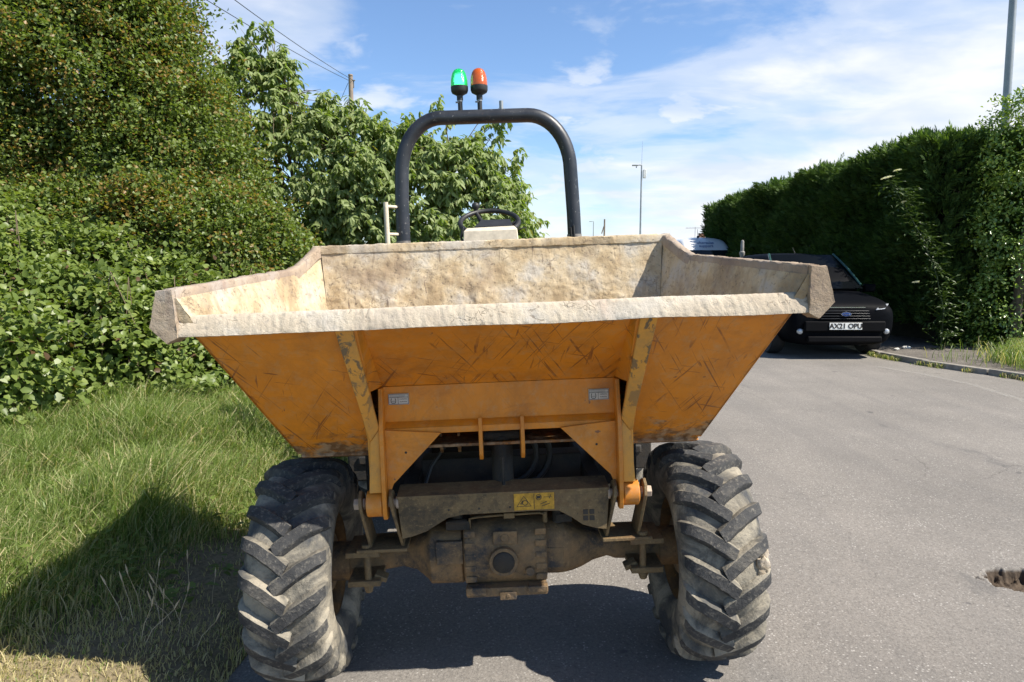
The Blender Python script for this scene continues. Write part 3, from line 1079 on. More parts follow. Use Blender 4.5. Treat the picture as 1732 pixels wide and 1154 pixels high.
prof_ax = [(-0.66, .475, .385), (-0.56, .478, .382), (-0.46, .490, .400), (-0.40, .502, .408), (-0.345, .535, .395), (-0.30, .560, .365), (-0.285, .578, .352),
           (-0.165, .585, .348), (-0.16, .570, .352), (0.142, .575, .350)]
loft(ax, [sect(x, a, b, -0.055 - max(0, (a - b) - .09) * .55, 0.06 + max(0, (a - b) - .09) * .5) for x, a, b in prof_ax], jit=0.004)
prof_ax = [(0.140, .580, .370), (0.20, .585, .368), (0.225, .583, .370), (0.255, .560, .372), (0.29, .540, .378), (0.34, .520, .402), (0.40, .502, .415),
           (0.43, .498, .405), (0.47, .485, .400), (0.56, .478, .382), (0.66, .475, .385)]
loft(ax, [sect(x, a, b, -0.055 - max(0, (a - b) - .09) * .55, 0.06 + max(0, (a - b) - .09) * .5) for x, a, b in prof_ax], jit=0.004)
for sx in (1, -1):
    ax.cyl((sx * 0.60, 0, 0.43), (sx * 0.70, 0, 0.43), 0.075, n=24)
    ax.cyl((sx * 0.68, 0, 0.43), (sx * 0.72, 0, 0.43), 0.11, n=24)
    for i in range(8):
        t_ = i * math.pi / 4
        ax.cyl((sx * 0.655, 0.06 * math.cos(t_), 0.43 + 0.06 * math.sin(t_)), (sx * 0.60, 0.06 * math.cos(t_), 0.43 + 0.06 * math.sin(t_)), 0.009, n=8)
AX = ax.build('front_axle', AXLE, DROOT, smooth=35, bevel=0.003)
df = MB()
loft(df, [sect(x, .598 - e_, .352 + e_, -0.158 + e_, 0.16 - e_, 28) for x, e_ in ((-0.158, .012), (-0.150, 0), (0.146, 0), (0.156, .012))])
for sx in (-1, 1):
    for zz in (.575, .530, .485, .440, .400):
        df.box((sx * 0.132, -0.158, zz), (0.042, 0.006, 0.024))
df.cyl((-0.009, -0.18, 0.470), (-0.009, -0.10, 0.470), 0.054, n=36)
df.box((0.0, -0.12, 0.354), (0.30, 0.11, 0.034))
df.box((-0.115, -0.16, 0.36), (0.075, 0.04, 0.03))
df.box((0.115, -0.165, 0.362), (0.075, 0.04, 0.024))
df.box((0.003, -0.158, 0.340), (0.062, 0.05, 0.030))
df.cyl((0.003, -0.185, 0.342), (0.003, -0.15, 0.342), 0.009, n=8)
df.cyl((0.088, -0.172, 0.425), (0.088, -0.15, 0.425), 0.017, n=16)
df.cyl((-0.001, -0.165, 0.557), (-0.001, -0.15, 0.557), 0.016, n=12)
df.box((0.0, -0.157, 0.557), (0.09, 0.01, 0.05))
df.box((0.185, -0.11, 0.455), (0.07, 0.03, 0.08))
df.box((-0.21, -0.135, 0.50), (0.10, 0.02, 0.09))
df.build('differential_housing', AXLE, AX, bevel=0.004)
dc = MB()
dc.lathe([(0.0, -0.186), (0.036, -0.186), (0.041, -0.181), (0.041, -0.176)], (-0.009, 0, 0.470), 'y', 36)
dc.build('hub_cap', DARK, AX, smooth=50)
ho = MB()
ho.tube([(-0.13, -0.12, 0.585), (-0.13, -0.13, 0.625), (-0.10, -0.14, 0.634), (0.0, -0.145, 0.640), (0.05, -0.145, 0.640), (0.13, -0.14, 0.640), (0.152, -0.135, 0.632), (0.155, -0.13, 0.60)], 0.0045, 8)
ho.box((0.018, -0.148, 0.640), (0.040, 0.022, 0.020))
ho.cyl((0.153, -0.13, 0.60), (0.153, -0.13, 0.642), 0.009, n=10)
ho.build('brake_pipe', FRAME, AX, bevel=0.001)
va = MB()
va.cyl((0.205, -0.09, 0.585), (0.205, -0.09, 0.640), 0.022, n=14)
va.box((0.225, -0.09, 0.605), (0.06, 0.05, 0.03))
va.cyl((0.205, -0.09, 0.640), (0.205, -0.09, 0.672), 0.013, n=12)
va.box((0.262, -0.10, 0.622), (0.040, 0.012, 0.008))
va.box((0.252, -0.10, 0.622), (0.010, 0.014, 0.026))
va.tube([(0.20, -0.09, 0.66), (0.16, -0.05, 0.67), (0.06, -0.02, 0.665), (-0.02, 0.02, 0.66), (-0.08, 0.2, 0.66)], 0.009, 8)
va.tube([(0.19, -0.07, 0.67), (0.13, -0.03, 0.685), (0.03, 0.0, 0.675), (-0.1, 0.1, 0.68)], 0.008, 8)
va.build('brake_valve', DARK, AX)
vb = MB()
vb.box((-0.175, -0.09, 0.600), (0.09, 0.08, 0.035))
vb.cyl((-0.18, -0.09, 0.60), (-0.18, -0.09, 0.645), 0.025, n=12)
vb.cyl((-0.21, -0.12, 0.61), (-0.14, -0.12, 0.61), 0.012, n=10)
vb.build('axle_breather', DARK, AX, bevel=0.002)

# ---- wheels --------------------------------------------------------------------------
def tyre_geo():
    """one tyre about the x axis, outer side at +x; lugs form a V that points down at the front"""
    half = [(0.000, .388), (0.035, .3875), (0.07, .385), (0.10, .379), (0.122, .368), (0.137, .350), (0.146, .325), (0.149, .295), (0.146, .265), (0.136, .235), (0.120, .212), (0.108, .200), (0.10, .196)]
    prof_ = [(-x, r_) for x, r_ in half[::-1]] + half[1:]
    tb_ = MB()
    n_ = 160

    def P(x, r_, th):
        return (x, -r_ * math.cos(th), r_ * math.sin(th))
    vs, fs = [], []
    for j in range(n_):
        th = 2 * math.pi * j / n_
        for (x, r_) in prof_:
            w_ = 0.0018 * mnoise.noise((x * 9, math.cos(th) * 3, math.sin(th) * 3))
            vs.append(P(x, r_ + w_, th))
    m_ = len(prof_)
    for j in range(n_):
        for i in range(m_ - 1):
            a, b = j * m_ + i, ((j + 1) % n_) * m_ + i
            fs.append((a, a + 1, b + 1, b))
    tb_.add(vs, fs, 0)
    # arc-length table across the half profile
    s_tab = [0]
    for (a, b) in zip(half[:-1], half[1:]):
        s_tab.append(s_tab[-1] + math.hypot(b[0] - a[0], b[1] - a[1]))
    xs_, rs_ = [h[0] for h in half], [h[1] for h in half]

    def at(s, h, th, sg):
        if s < 0:
            x, r_ = s, .388
            nx_, nr = 0, 1
        else:
            x, r_ = np.interp(s, s_tab, xs_), np.interp(s, s_tab, rs_)
            x2, r2 = np.interp(s + .004, s_tab, xs_), np.interp(s + .004, s_tab, rs_)
            x1, r1 = np.interp(max(0, s - .004), s_tab, xs_), np.interp(max(0, s - .004), s_tab, rs_)
            dx, dr = x2 - x1, r2 - r1
            L = math.hypot(dx, dr) or 1
            nx_, nr = -dr / L, dx / L
        return P(sg * (x + nx_ * h), r_ + nr * h, th)
    NL = 20
    for side in (1, -1):
        for k in range(NL):
            th0 = 2 * math.pi * (k + (0.5 if side > 0 else 0)) / NL
            K = 12
            rows = []
            wear = random.uniform(0.93, 1.03)
            for i in range(K + 1):
                u = i / K
                s = -0.022 + 0.198 * u
                th = th0 + (0.385 * u - 0.06 * u * u) + 0.004 * random.uniform(-1, 1)
                hgt = 0.030 * wear * (1.0 if u < 0.66 else max(0.0, 1 - ((u - 0.66) / 0.36) ** 1.7))
                hgt += 0.0012 * random.uniform(-1, 1)
                wt = 0.0165 + 0.003 * u                 # half width of the top, metres round the tyre
                wb = wt + 0.012
                row = []
                for dw, hh in ((-wb, -0.004), (-wt - .0035, hgt - 0.004), (-wt, hgt), (wt, hgt), (wt + .0035, hgt - 0.004), (wb, -0.004)):
                    shear = 0.55 * dw                   # cut the ends square to the lug
                    row.append(at(max(-0.03, s - shear * (1 - u)), max(hh, -0.004), th + dw / 0.40, side))
                rows.append(row)
            vs = [p for r_ in rows for p in r_]
            fs, fm = [], []
            for i in range(K):
                for j in range(5):
                    a = i * 6 + j
                    fs.append((a, a + 1, a + 7, a + 6))
                    fm.append(1 if (j == 2 and i < 10) else (2 if j in (0, 1) else 0))
            fs += [tuple(range(5, -1, -1)), tuple(range(K * 6, K * 6 + 6))]
            fm += [2, 0]
            o = len(tb_.v)
            tb_.v += vs
            tb_.f += [tuple(q + o for q in f_) for f_ in fs]
            tb_.m += fm
    # shoulder ribs and bead ring
    return tb_


TY = tyre_geo().build('tyre', [RUB_D, RUB_T, RUB_T], None, smooth=32)


def rim_geo():
    r_ = MB()
    r_.lathe([(.200, -.108), (.206, -.104), (.198, -.098), (.188, -.085), (.180, -.06), (.176, 0.0), (.180, .06), (.188, .085), (.198, .098), (.206, .104), (.200, .108),
              (.190, .100), (.172, .07), (.165, .05), (.150, .038), (.09, .030), (.085, .055), (.0, .055)], (0, 0, 0), 'x', 48)
    r_.lathe([(.176, 0.0), (.168, .0), (.155, .02), (.085, .014), (.0, .014)], (0, 0, 0), 'x', 48)
    for i in range(6):
        t_ = i * math.pi / 3
        for h in (.062, -0.004):
            r_.cyl((.02, .115 * math.cos(t_), .115 * math.sin(t_)), (h, .115 * math.cos(t_), .115 * math.sin(t_)), .013, n=6)
    return r_


RG = rim_geo().build('wheel', RIMM, DROOT, smooth=35)
TY.parent = RG
RG.location = (0.766, 0, 0.42)
wheels = [RG]
for (x, y, ry) in ((-0.768, 0, 0.10), (0.766, 1.95, 0.2), (-0.766, 1.95, 0.05)):
    c = RG.copy()
    COL.objects.link(c)
    c.location = (x, y, 0.42)
    k = TY.copy()
    COL.objects.link(k)
    k.parent = c
    if x < 0:
        c.scale = (-1, 1, 1)
    c.rotation_euler = (ry, 0, 0)
# clods of mud caked between the lugs of the right front tyre
cl_ = MB()
for (yy, zz, xx, sr) in ((-0.372, 0.085, 0.118, 0.024), (-0.365, 0.115, 0.122, 0.018), (-0.377, 0.055, 0.112, 0.015)):
    n_ = 10
    c0 = Vector((xx, yy, zz))
    vs, fs = [], []
    for j in range(n_ + 1):
        for i in range(2 * n_):
            ph, th = math.pi * j / n_, math.pi * i / n_
            dv = Vector((math.sin(ph) * math.cos(th), math.sin(ph) * math.sin(th), math.cos(ph)))
            rr = sr * (1 + 0.5 * mnoise.noise(dv * 2.2 + c0 * 40))
            q = c0 + Vector((dv.x * rr, dv.y * rr * .5, dv.z * rr * 1.3))
            vs.append(q)
    for j in range(n_):
        for i in range(2 * n_):
            a, b = j * 2 * n_ + i, j * 2 * n_ + (i + 1) % (2 * n_)
            fs.append((a, b, b + 2 * n_, a + 2 * n_))
    cl_.add(vs, fs)
mo = cl_.build('mud_clod', CRUST, RG, smooth=60)

# ---- tipping ram, rails, engine frame --------------------------------------------------
rm = MB()
rm.cyl((0.0, 0.02, 0.905), (0.0, -0.02, 0.905), 0.0, 0.0, n=4)
rm.cyl((0.002, -0.045, 0.895), (0.002, -0.09, 0.700), 0.040, n=24)
rm.cyl((0.002, -0.040, 0.905), (0.002, -0.045, 0.893), 0.047, n=24)
rm.cyl((0.002, -0.088, 0.700), (0.002, -0.092, 0.672), 0.022, n=16)
rm.cyl((-0.066, -0.06, 0.925), (0.070, -0.06, 0.925), 0.022, n=18)
rm.tube([(0.002, -0.135, 0.86), (0.002, -0.145, 0.80), (0.003, -0.140, 0.73), (0.01, -0.13, 0.70)], 0.007, 8)
rm.build('tipping_ram', DARK, DROOT, bevel=0.002)
fr = MB()
for sx in (1, -1):
    fr.box((sx * 0.36, 0.36, 0.66), (0.06, 1.0, 0.14))
fr.box((0, 0.20, 0.70), (0.66, 0.10, 0.16))
for sx in (1, -1):
    fr.box((sx * 0.47, 0.26, 0.74), (0.18, 0.22, 0.20))  # blocks added to stop sun leaking onto the road under the axle
fr.box((0, 0.62, 0.66), (0.80, 0.05, 0.36))
fr.box((0, 0.90, 0.55), (0.26, 0.5, 0.24))
fr.cyl((0, 0.95, 0.42), (0, 0.95, 0.74), 0.05)
fr.build('front_chassis_with_sun_blocks', DARK, DROOT, bevel=0.006)
for (x, r_) in ((0.13, 0.16), (0.17, 0.18)):
    hs = MB()
    hs.tube([(x + r_ * math.cos(t_) * .7 - 0.1, 0.10, 0.80 + r_ * math.sin(t_) * .7) for t_ in np.linspace(-1.9, 1.5, 18)], 0.012, 8)
    hs.build('hydraulic_hose', BLKPL, DROOT)
hs = MB()
hs.tube([(-0.34, -0.05, 0.62), (-0.28, 0.05, 0.78), (-0.20, 0.1, 0.88)], 0.007, 8)
hs.build('hydraulic_hose', BLKPL, DROOT)
rc = MB()
rc.box((0, 2.02, 0.66), (0.74, 1.55, 0.34))
rc.box((0, 2.58, 1.02), (0.84, 0.72, 0.42))
rc.box((0, 2.96, 0.80), (0.90, 0.14, 0.62))
for sx in (1, -1):
    rc.box((sx * 0.62, 1.95, 0.955), (0.40, 0.92, 0.03))
    rc.box((sx * 0.62, 1.44, 0.83), (0.40, 0.03, 0.24), rot=(R(-18), 0, 0))
RC = rc.build('rear_chassis', YEL, DROOT, bevel=0.02)
for sx in (1, -1):
    fs_ = MB()
    fs_.box((sx * 0.61, 1.30, 0.60), (0.50, 0.26, 0.44))  # step made tall and dark, standing in for shade on the rear tyres
    fs_.box((sx * 0.62, 1.165, 0.50), (0.36, 0.02, 0.05))
    fs_.build('step_box', DARK, RC, bevel=0.02)
en = MB()
en.box((0, 1.86, 0.90), (0.70, 0.80, 0.16))
en.box((0, 1.50, 1.12), (0.46, 0.24, 0.42))
en.build('engine_cover', DARK, RC, bevel=0.02)
st = MB()
st.box((0, 1.98, 1.10), (0.46, 0.44, 0.12))
st.box((0, 2.20, 1.30), (0.44, 0.09, 0.34), rot=(R(-8), 0, 0))
st.build('seat', BLKPL, DROOT, bevel=0.03)
cn = MB()
cn.hexa([(-0.20, 1.44, 1.28), (0.19, 1.44, 1.28), (0.17, 1.62, 1.28), (-0.18, 1.62, 1.28),
         (-0.166, 1.50, 1.772), (0.154, 1.50, 1.777), (0.14, 1.60, 1.80), (-0.15, 1.60, 1.795)])
CN = cn.build('console', DUSTY, DROOT, bevel=0.006)
ds = MB()
ds.hexa([(-0.18, 1.60, 1.60), (0.17, 1.60, 1.60), (0.15, 1.78, 1.60), (-0.16, 1.78, 1.60),
         (-0.10, 1.62, 1.805), (0.13, 1.62, 1.805), (0.12, 1.74, 1.85), (-0.06, 1.74, 1.85)])
ds.tube([(0.15, 1.62, 1.775), (0.195, 1.62, 1.785), (0.212, 1.62, 1.785), (0.212, 1.62, 1.765)], 0.004, 8)
ds.tube([(-0.165, 1.6, 1.68), (-0.185, 1.6, 1.74), (-0.17, 1.6, 1.80)], 0.008, 8)
ds.build('dashboard', BLKPL, CN, bevel=0.01)
# steering wheel: tilted ring and three spokes
sw = MB()
cW = Vector((-0.010, 1.75, 1.835))
tilt = Matrix.Rotation(R(27), 3, 'X')
ring = [cW + tilt @ Vector((0.183 * math.cos(t_), 0.183 * math.sin(t_), 0)) for t_ in np.linspace(0, 2 * math.pi, 61)[:-1]]
ring.append(ring[0])
sw.tube(ring, 0.0155, 12, caps=False)
SWR = sw.build('steering_wheel', BLKPL, DROOT, smooth=60)
sp = MB()
hub = cW + tilt @ Vector((0, 0, -0.06))
for an in (R(118), R(-2), R(238)):
    e_ = cW + tilt @ Vector((0.178 * math.cos(an), 0.178 * math.sin(an), 0))
    mid_ = (hub + e_) / 2 + Vector((0, 0, -0.012))
    sp.tube([hub, mid_, e_], [0.022, 0.015, 0.012], 10)
sp.cyl(hub - tilt @ Vector((0, 0, .04)), hub + tilt @ Vector((0, 0, .02)), 0.04)
sp.build('spokes', BLKPL, SWR, smooth=60)
kb = MB()
kc = cW + tilt @ Vector((-0.085, 0.165, 0.0))
kb.lathe([(0.0, 0.062), (0.018, 0.060), (0.026, 0.046), (0.024, 0.028), (0.012, 0.014), (0.010, 0)], kc, 'z', 20)
kb.build('spinner_knob', BLKPL, SWR, smooth=60)
# roll bar
rb = MB()
pts = []
xl, xr, zt = -0.618, 0.585, 2.575
pts += [(xl, 2.2, 0.95), (xl + .005, 2.2, 1.5), (xl + 0.012, 2.2, 2.0), (xl + 0.018, 2.2, 2.15)]
rad, rz = 0.285, 0.37
for i in range(1, 13):
    t_ = math.pi / 2 * i / 12
    pts.append((xl + 0.022 + rad - rad * math.cos(t_), 2.2, zt - rz + rz * math.sin(t_)))
for i in range(0, 13):
    t_ = math.pi / 2 * (1 - i / 12)
    pts.append((xr - 0.022 - rad + rad * math.cos(t_), 2.2, zt - rz + rz * math.sin(t_)))
pts += [(xr - 0.018, 2.2, 2.12), (xr - 0.008, 2.2, 1.9), (xr, 2.2, 1.5), (xr, 2.2, 0.95)]
rb.tube(pts, 0.0475, 28)
RB = rb.build('roll_bar', BLK, DROOT, smooth=60)
ft = MB()
for x, zz in ((xl + 0.007, 1.755), (xr - 0.006, 1.76)):
    ft = MB()
    ft.tube([(x, 2.2, 1.2), (x, 2.2, zz)], 0.051, 28)
    ft.build('socket', BARE, RB, smooth=50)
ck = MB()
ck.tube([(xr - 0.035, 2.135, 1.72), (xr - 0.04, 2.125, 1.80), (xr - 0.02, 2.125, 1.815), (xr - 0.015, 2.13, 1.72)], 0.009, 8)
ck.build('locking_clip', BLKPL, RB)
gh = MB()
gh.cyl((-0.702, 2.08, 0.98), (-0.700, 2.08, 2.012), 0.0165, n=14)
gh.cyl((-0.70, 2.08, 1.80), (-0.64, 2.17, 1.80), 0.011, n=10)
gh.cyl((-0.70, 2.08, 1.985), (-0.64, 2.17, 1.985), 0.011, n=10)
gh.build('grab_rail', DUSTY, RB, smooth=60)
sb_ = MB()
sb_.cyl((0.103, 2.2, 2.62), (0.103, 2.2, 2.675), 0.014, n=14)
sb_.build('spigot', GREY, RB, smooth=60)


def lens_mat(name, col, emit):
    m, t = mat(name)
    co = t.n('ShaderNodeTexCoord').outputs['Object']
    wv = t.n('ShaderNodeTexWave', dict(bands_direction='Z'), Vector=co, Scale=60.0).outputs[0]
    finish(t, col, 0.18, 0.0, wv, 0.35, 0.002, Transmission_Weight=0.45, Emission_Color=tuple(col) + (1,), Emission_Strength=emit, Coat_Weight=0.6)
    return m


LG = lens_mat('green_lens', (0.005, 0.50, 0.12), 0.10)
LA = lens_mat('amber_lens', (0.85, 0.16, 0.02), 0.0)
m_, t_ = mat('lit_lamp_core')
e_ = t_.n('ShaderNodeEmission', None, Color=(0.8, 1.0, 0.85), Strength=4.0)
t_.n('ShaderNodeOutputMaterial', None, Surface=e_.outputs[0])
CORE = m_
for x, lm, lab in ((-0.176, LG, 'lit green warning beacon'), (-0.043, LA, 'unlit amber warning beacon')):
    b = MB()
    b.lathe([(0.018, 2.765), (0.030, 2.772), (0.052, 2.784), (0.058, 2.798), (0.0585, 2.826), (0.055, 2.828)], (x, 2.2, 0.0), 'z', 32)
    b.lathe([(0.0, 2.67), (0.016, 2.67), (0.016, 2.735), (0.021, 2.737), (0.021, 2.770), (0.0, 2.77)], (x, 2.2, 0.0), 'z', 20)
    BO = b.build('beacon', BLKPL, RB, smooth=40)
    BO['label'] = lab
    BO.location.z = -0.05
    s2 = MB()
    s2.lathe([(0.0, 2.66), (0.012, 2.66), (0.012, 2.725), (0.018, 2.727), (0.018, 2.742), (0.012, 2.744)], (x, 2.2, 0.0), 'z', 18)
    s2.cyl((x - 0.03, 2.19, 2.722), (x - 0.005, 2.19, 2.722), 0.006, n=8)
    s2.build('stem', GREY, BO, smooth=40)
    l = MB()
    pr_ = [(0.056, 2.826), (0.0575, 2.835), (0.0565, 2.865), (0.0525, 2.892), (0.0455, 2.915), (0.034, 2.932), (0.018, 2.941), (0.0, 2.943)]
    l.lathe(pr_, (x, 2.2, 0.0), 'z', 36)
    l.build('lens', lm, BO, smooth=60)
    if lm is LG:
        k = MB()
        k.lathe([(0.0, 2.835), (0.022, 2.84), (0.024, 2.87), (0.018, 2.90), (0.0, 2.905)], (x, 2.2, 0.0), 'z', 20)
        k.build('bulb', CORE, BO, smooth=60)


# ================================================================ foliage
def unit(a):
    return a / np.maximum(np.linalg.norm(a, axis=1, keepdims=True), 1e-9)


def leaves(C, D, N, L, Wd, fold=0.25, curl=0.15, rich=False):
    """leaf polygons: base C, direction D, normal hint N, length L, width Wd -> V, F, verts per leaf"""
    D = unit(D)
    S = unit(np.cross(D, N))
    U = np.cross(S, D)
    L = L[:, None]
    Wd = Wd[:, None]
    if not rich:
        v0 = C
        v1 = C + D * L * 0.48 + S * Wd * 0.5 + U * Wd * fold
        v2 = C + D * L - U * L * curl
        v3 = C + D * L * 0.48 - S * Wd * 0.5 + U * Wd * fold
        V = np.stack([v0, v1, v2, v3], 1).reshape(-1, 3)
        b = np.arange(len(C))[:, None] * 4
        F = np.concatenate([b + np.array([[0, 2, 1]]), b + np.array([[0, 3, 2]])], 0)
        return V, F, 4
    v = [C, C + D * L * .30 + S * Wd * .5 + U * Wd * fold, C + D * L * .68 + S * Wd * .40 + U * (Wd * fold - L * curl * .5),
         C + D * L - U * L * curl, C + D * L * .68 - S * Wd * .40 + U * (Wd * fold - L * curl * .5), C + D * L * .30 - S * Wd * .5 + U * Wd * fold,
         C + D * L * .32, C + D * L * .68 - U * L * curl * .45]
    V = np.stack(v, 1).reshape(-1, 3)
    b = np.arange(len(C))[:, None] * 8
    tri = [(0, 6, 1), (1, 6, 7), (1, 7, 2), (2, 7, 3), (0, 5, 6), (5, 4, 7), (5, 7, 6), (4, 3, 7)]
    F = np.concatenate([b + np.array([q]) for q in tri], 0)
    return V, F, 8


def rv(n):
    return unit(RNG.normal(size=(n, 3)))


def ell_points(blobs, n, lo=0.82, hi=1.05, bottom=-0.6, inner=0.72):
    """points near the surfaces of ellipsoids (cx,cy,cz,rx,ry,rz)"""
    B = np.array(blobs, float)
    wt = (B[:, 3] * B[:, 4] + B[:, 3] * B[:, 5] + B[:, 4] * B[:, 5])
    idx = RNG.choice(len(B), n, p=wt / wt.sum())
    d = rv(n)
    d[:, 2] = np.where(d[:, 2] < bottom, -d[:, 2], d[:, 2])
    lump = 1 + 0.15 * np.sin(d[:, 0] * 7 + idx) * np.sin(d[:, 2] * 8 + idx * 2.1) + 0.07 * np.sin(d[:, 1] * 13 + d[:, 2] * 11 + idx)
    r_ = RNG.uniform(lo, hi, n) * lump
    P = B[idx, :3] + d * B[idx, 3:] * r_[:, None]
    nrm = unit(d / B[idx, 3:])
    # drop points deep inside another ellipsoid
    keep = np.ones(n, bool)
    for b in B:
        q = (P - b[:3]) / b[3:]
        keep &= (np.linalg.norm(q, axis=1) > inner)
    return P[keep], nrm[keep]


def clumped(P, N, per, spread, flat=0.7):
    n = len(P) * per
    C = np.repeat(P, per, 0)
    Nn = np.repeat(N, per, 0)
    off = RNG.normal(size=(n, 3)) * spread
    off[:, 2] *= flat
    return C + off, Nn, np.repeat(np.arange(len(P)), per)


def branches(mb_, root, targets, r0, n_seg=6, droop=0.0):
    for tg in targets:
        a, b = Vector(root), Vector(tg)
        mid = (a + b) / 2 + Vector((random.uniform(-.2, .2), random.uniform(-.2, .2), 0.15 * (b - a).length))
        pts = []
        for i in range(n_seg + 1):
            t_ = i / n_seg
            q = a * (1 - t_) ** 2 + mid * 2 * t_ * (1 - t_) + b * t_ * t_
            pts.append(q + Vector((random.uniform(-1, 1), random.uniform(-1, 1), random.uniform(-1, 1))) * 0.03)
        mb_.tube(pts, [r0 * (1 - 0.85 * i / n_seg) for i in range(n_seg + 1)], 7)


# ---- hawthorn --------------------------------------------------------------------------
HAW = m_leaf('hawthorn_leaf', [(0.0, (0.075, 0.115, 0.028)), (0.5, (0.135, 0.185, 0.044)), (1.0, (0.22, 0.275, 0.08))], (0.28, 0.165, 0.05), 0.38)


def hawthorn(label, root, blobs, n_cl, per, seed_tint=0.3):
    tr = empty('hawthorn_tree', root)
    tag(tr, label, 'tree', 'hawthorn trees on the left bank')
    P, N = ell_points(blobs, n_cl, 0.45, 1.05, inner=0.45)
    C, Nn, cid = clumped(P, N, per, 0.085, 0.6)
    n = len(C)
    D = unit(Nn * 0.5 + rv(n) * 0.9 + np.array([0, 0, 0.15]))
    NN = unit(rv(n) * 0.75 + np.array([0, 0, 0.8]) + Nn * 0.3)
    V, F, k = leaves(C, D, NN, RNG.uniform(.036, .064, n), RNG.uniform(.030, .050, n), 0.2, 0.12)
    rnd = RNG.uniform(0, 1, n) * 0.65 + (RNG.uniform(0, 1, len(P)))[cid] * 0.35
    ctint = np.clip(np.sin(P[:, 0] * 3.1 + P[:, 2] * 2.3) * np.sin(P[:, 1] * 2.7 + P[:, 2] * 3.9) + 0.35, 0, 1)
    tint = ((RNG.uniform(0, 1, n) < seed_tint * (0.35 + 1.3 * ctint[cid])) & (RNG.uniform(0, 1, n) < 0.95)).astype(float)
    tint *= RNG.uniform(0.5, 1.0, n)
    o = rawmesh('crown', V - np.array(root), F, HAW, tr, dict(rnd=np.repeat(rnd, k), tint=np.repeat(tint, k)))
    tb_ = MB()
    loc = Vector(root)
    tb_.tube([(0, 0, -0.1), (0.05, 0, 0.6), (-0.02, 0.05, 1.3), (0.0, 0.0, 1.9)], [0.15, 0.12, 0.09, 0.06], 10)
    branches(tb_, (0, 0, 1.2), [Vector(b[:3]) - loc for b in blobs], 0.055)
    sub = [P[i] for i in RNG.choice(len(P), 160)]
    B = [Vector(b[:3]) - loc for b in blobs]
    for q in sub:
        q = Vector(q) - loc
        b = min(B, key=lambda c_: (c_ - q).length)
        branches(tb_, b, [q + (q - b) * 0.05], 0.018, 4)
    tb_.build('trunk', BARK, tr)
    return tr


hawthorn('tall dense hawthorn with brown flecked leaves at the left edge, highest of the trees', (-5.6, 9.4, 0.35),
         [(-5.9, 9.2, 3.9, 2.0, 1.5, 1.55), (-4.5, 9.3, 3.35, 0.95, 1.0, 0.95), (-7.8, 8.8, 4.0, 1.8, 1.6, 1.9), (-5.7, 9.1, 5.6, 1.45, 1.2, 1.1),
          (-4.9, 9.1, 4.75, 0.8, 0.8, 0.75), (-7.2, 9.0, 6.0, 1.6, 1.4, 1.3), (-6.3, 9.6, 2.0, 1.6, 1.1, 1.3), (-4.05, 9.3, 2.75, 0.75, 0.8, 0.7), (-8.6, 8.6, 2.0, 1.5, 1.2, 1.6), (-4.7, 8.9, 2.8, .95, .8, .7), (-6.4, 8.7, 2.7, 1.3, .9, .8), (-5.4, 9.0, 4.4, 1.2, 1.0, 1.1), (-6.4, 9.0, 5.0, 1.3, 1.1, 1.2)],
         27000, 19, 0.2)
hawthorn('low spreading hawthorn arching over the brambles behind the left end of the skip', (-3.9, 8.9, 0.3),
         [(-3.6, 8.4, 1.72, 1.0, 0.8, 0.72), (-4.3, 8.15, 1.85, 0.95, 0.7, 0.72), (-5.3, 8.3, 1.9, 0.8, 0.8, 0.7), (-3.0, 8.9, 1.4, 0.6, 0.7, 0.6), (-4.3, 8.8, 2.3, 0.8, 0.7, 0.45)],
         8500, 19, 0.24)

# ---- cherry ------------------------------------------------------------------------------
CHE = m_leaf('cherry_leaf', [(0.0, (0.10, 0.155, 0.030)), (0.5, (0.17, 0.245, 0.055)), (1.0, (0.27, 0.34, 0.11))], (0.26, 0.24, 0.08), 0.36, 0.5, (0.25, 0.30, 0.13), 0.25)


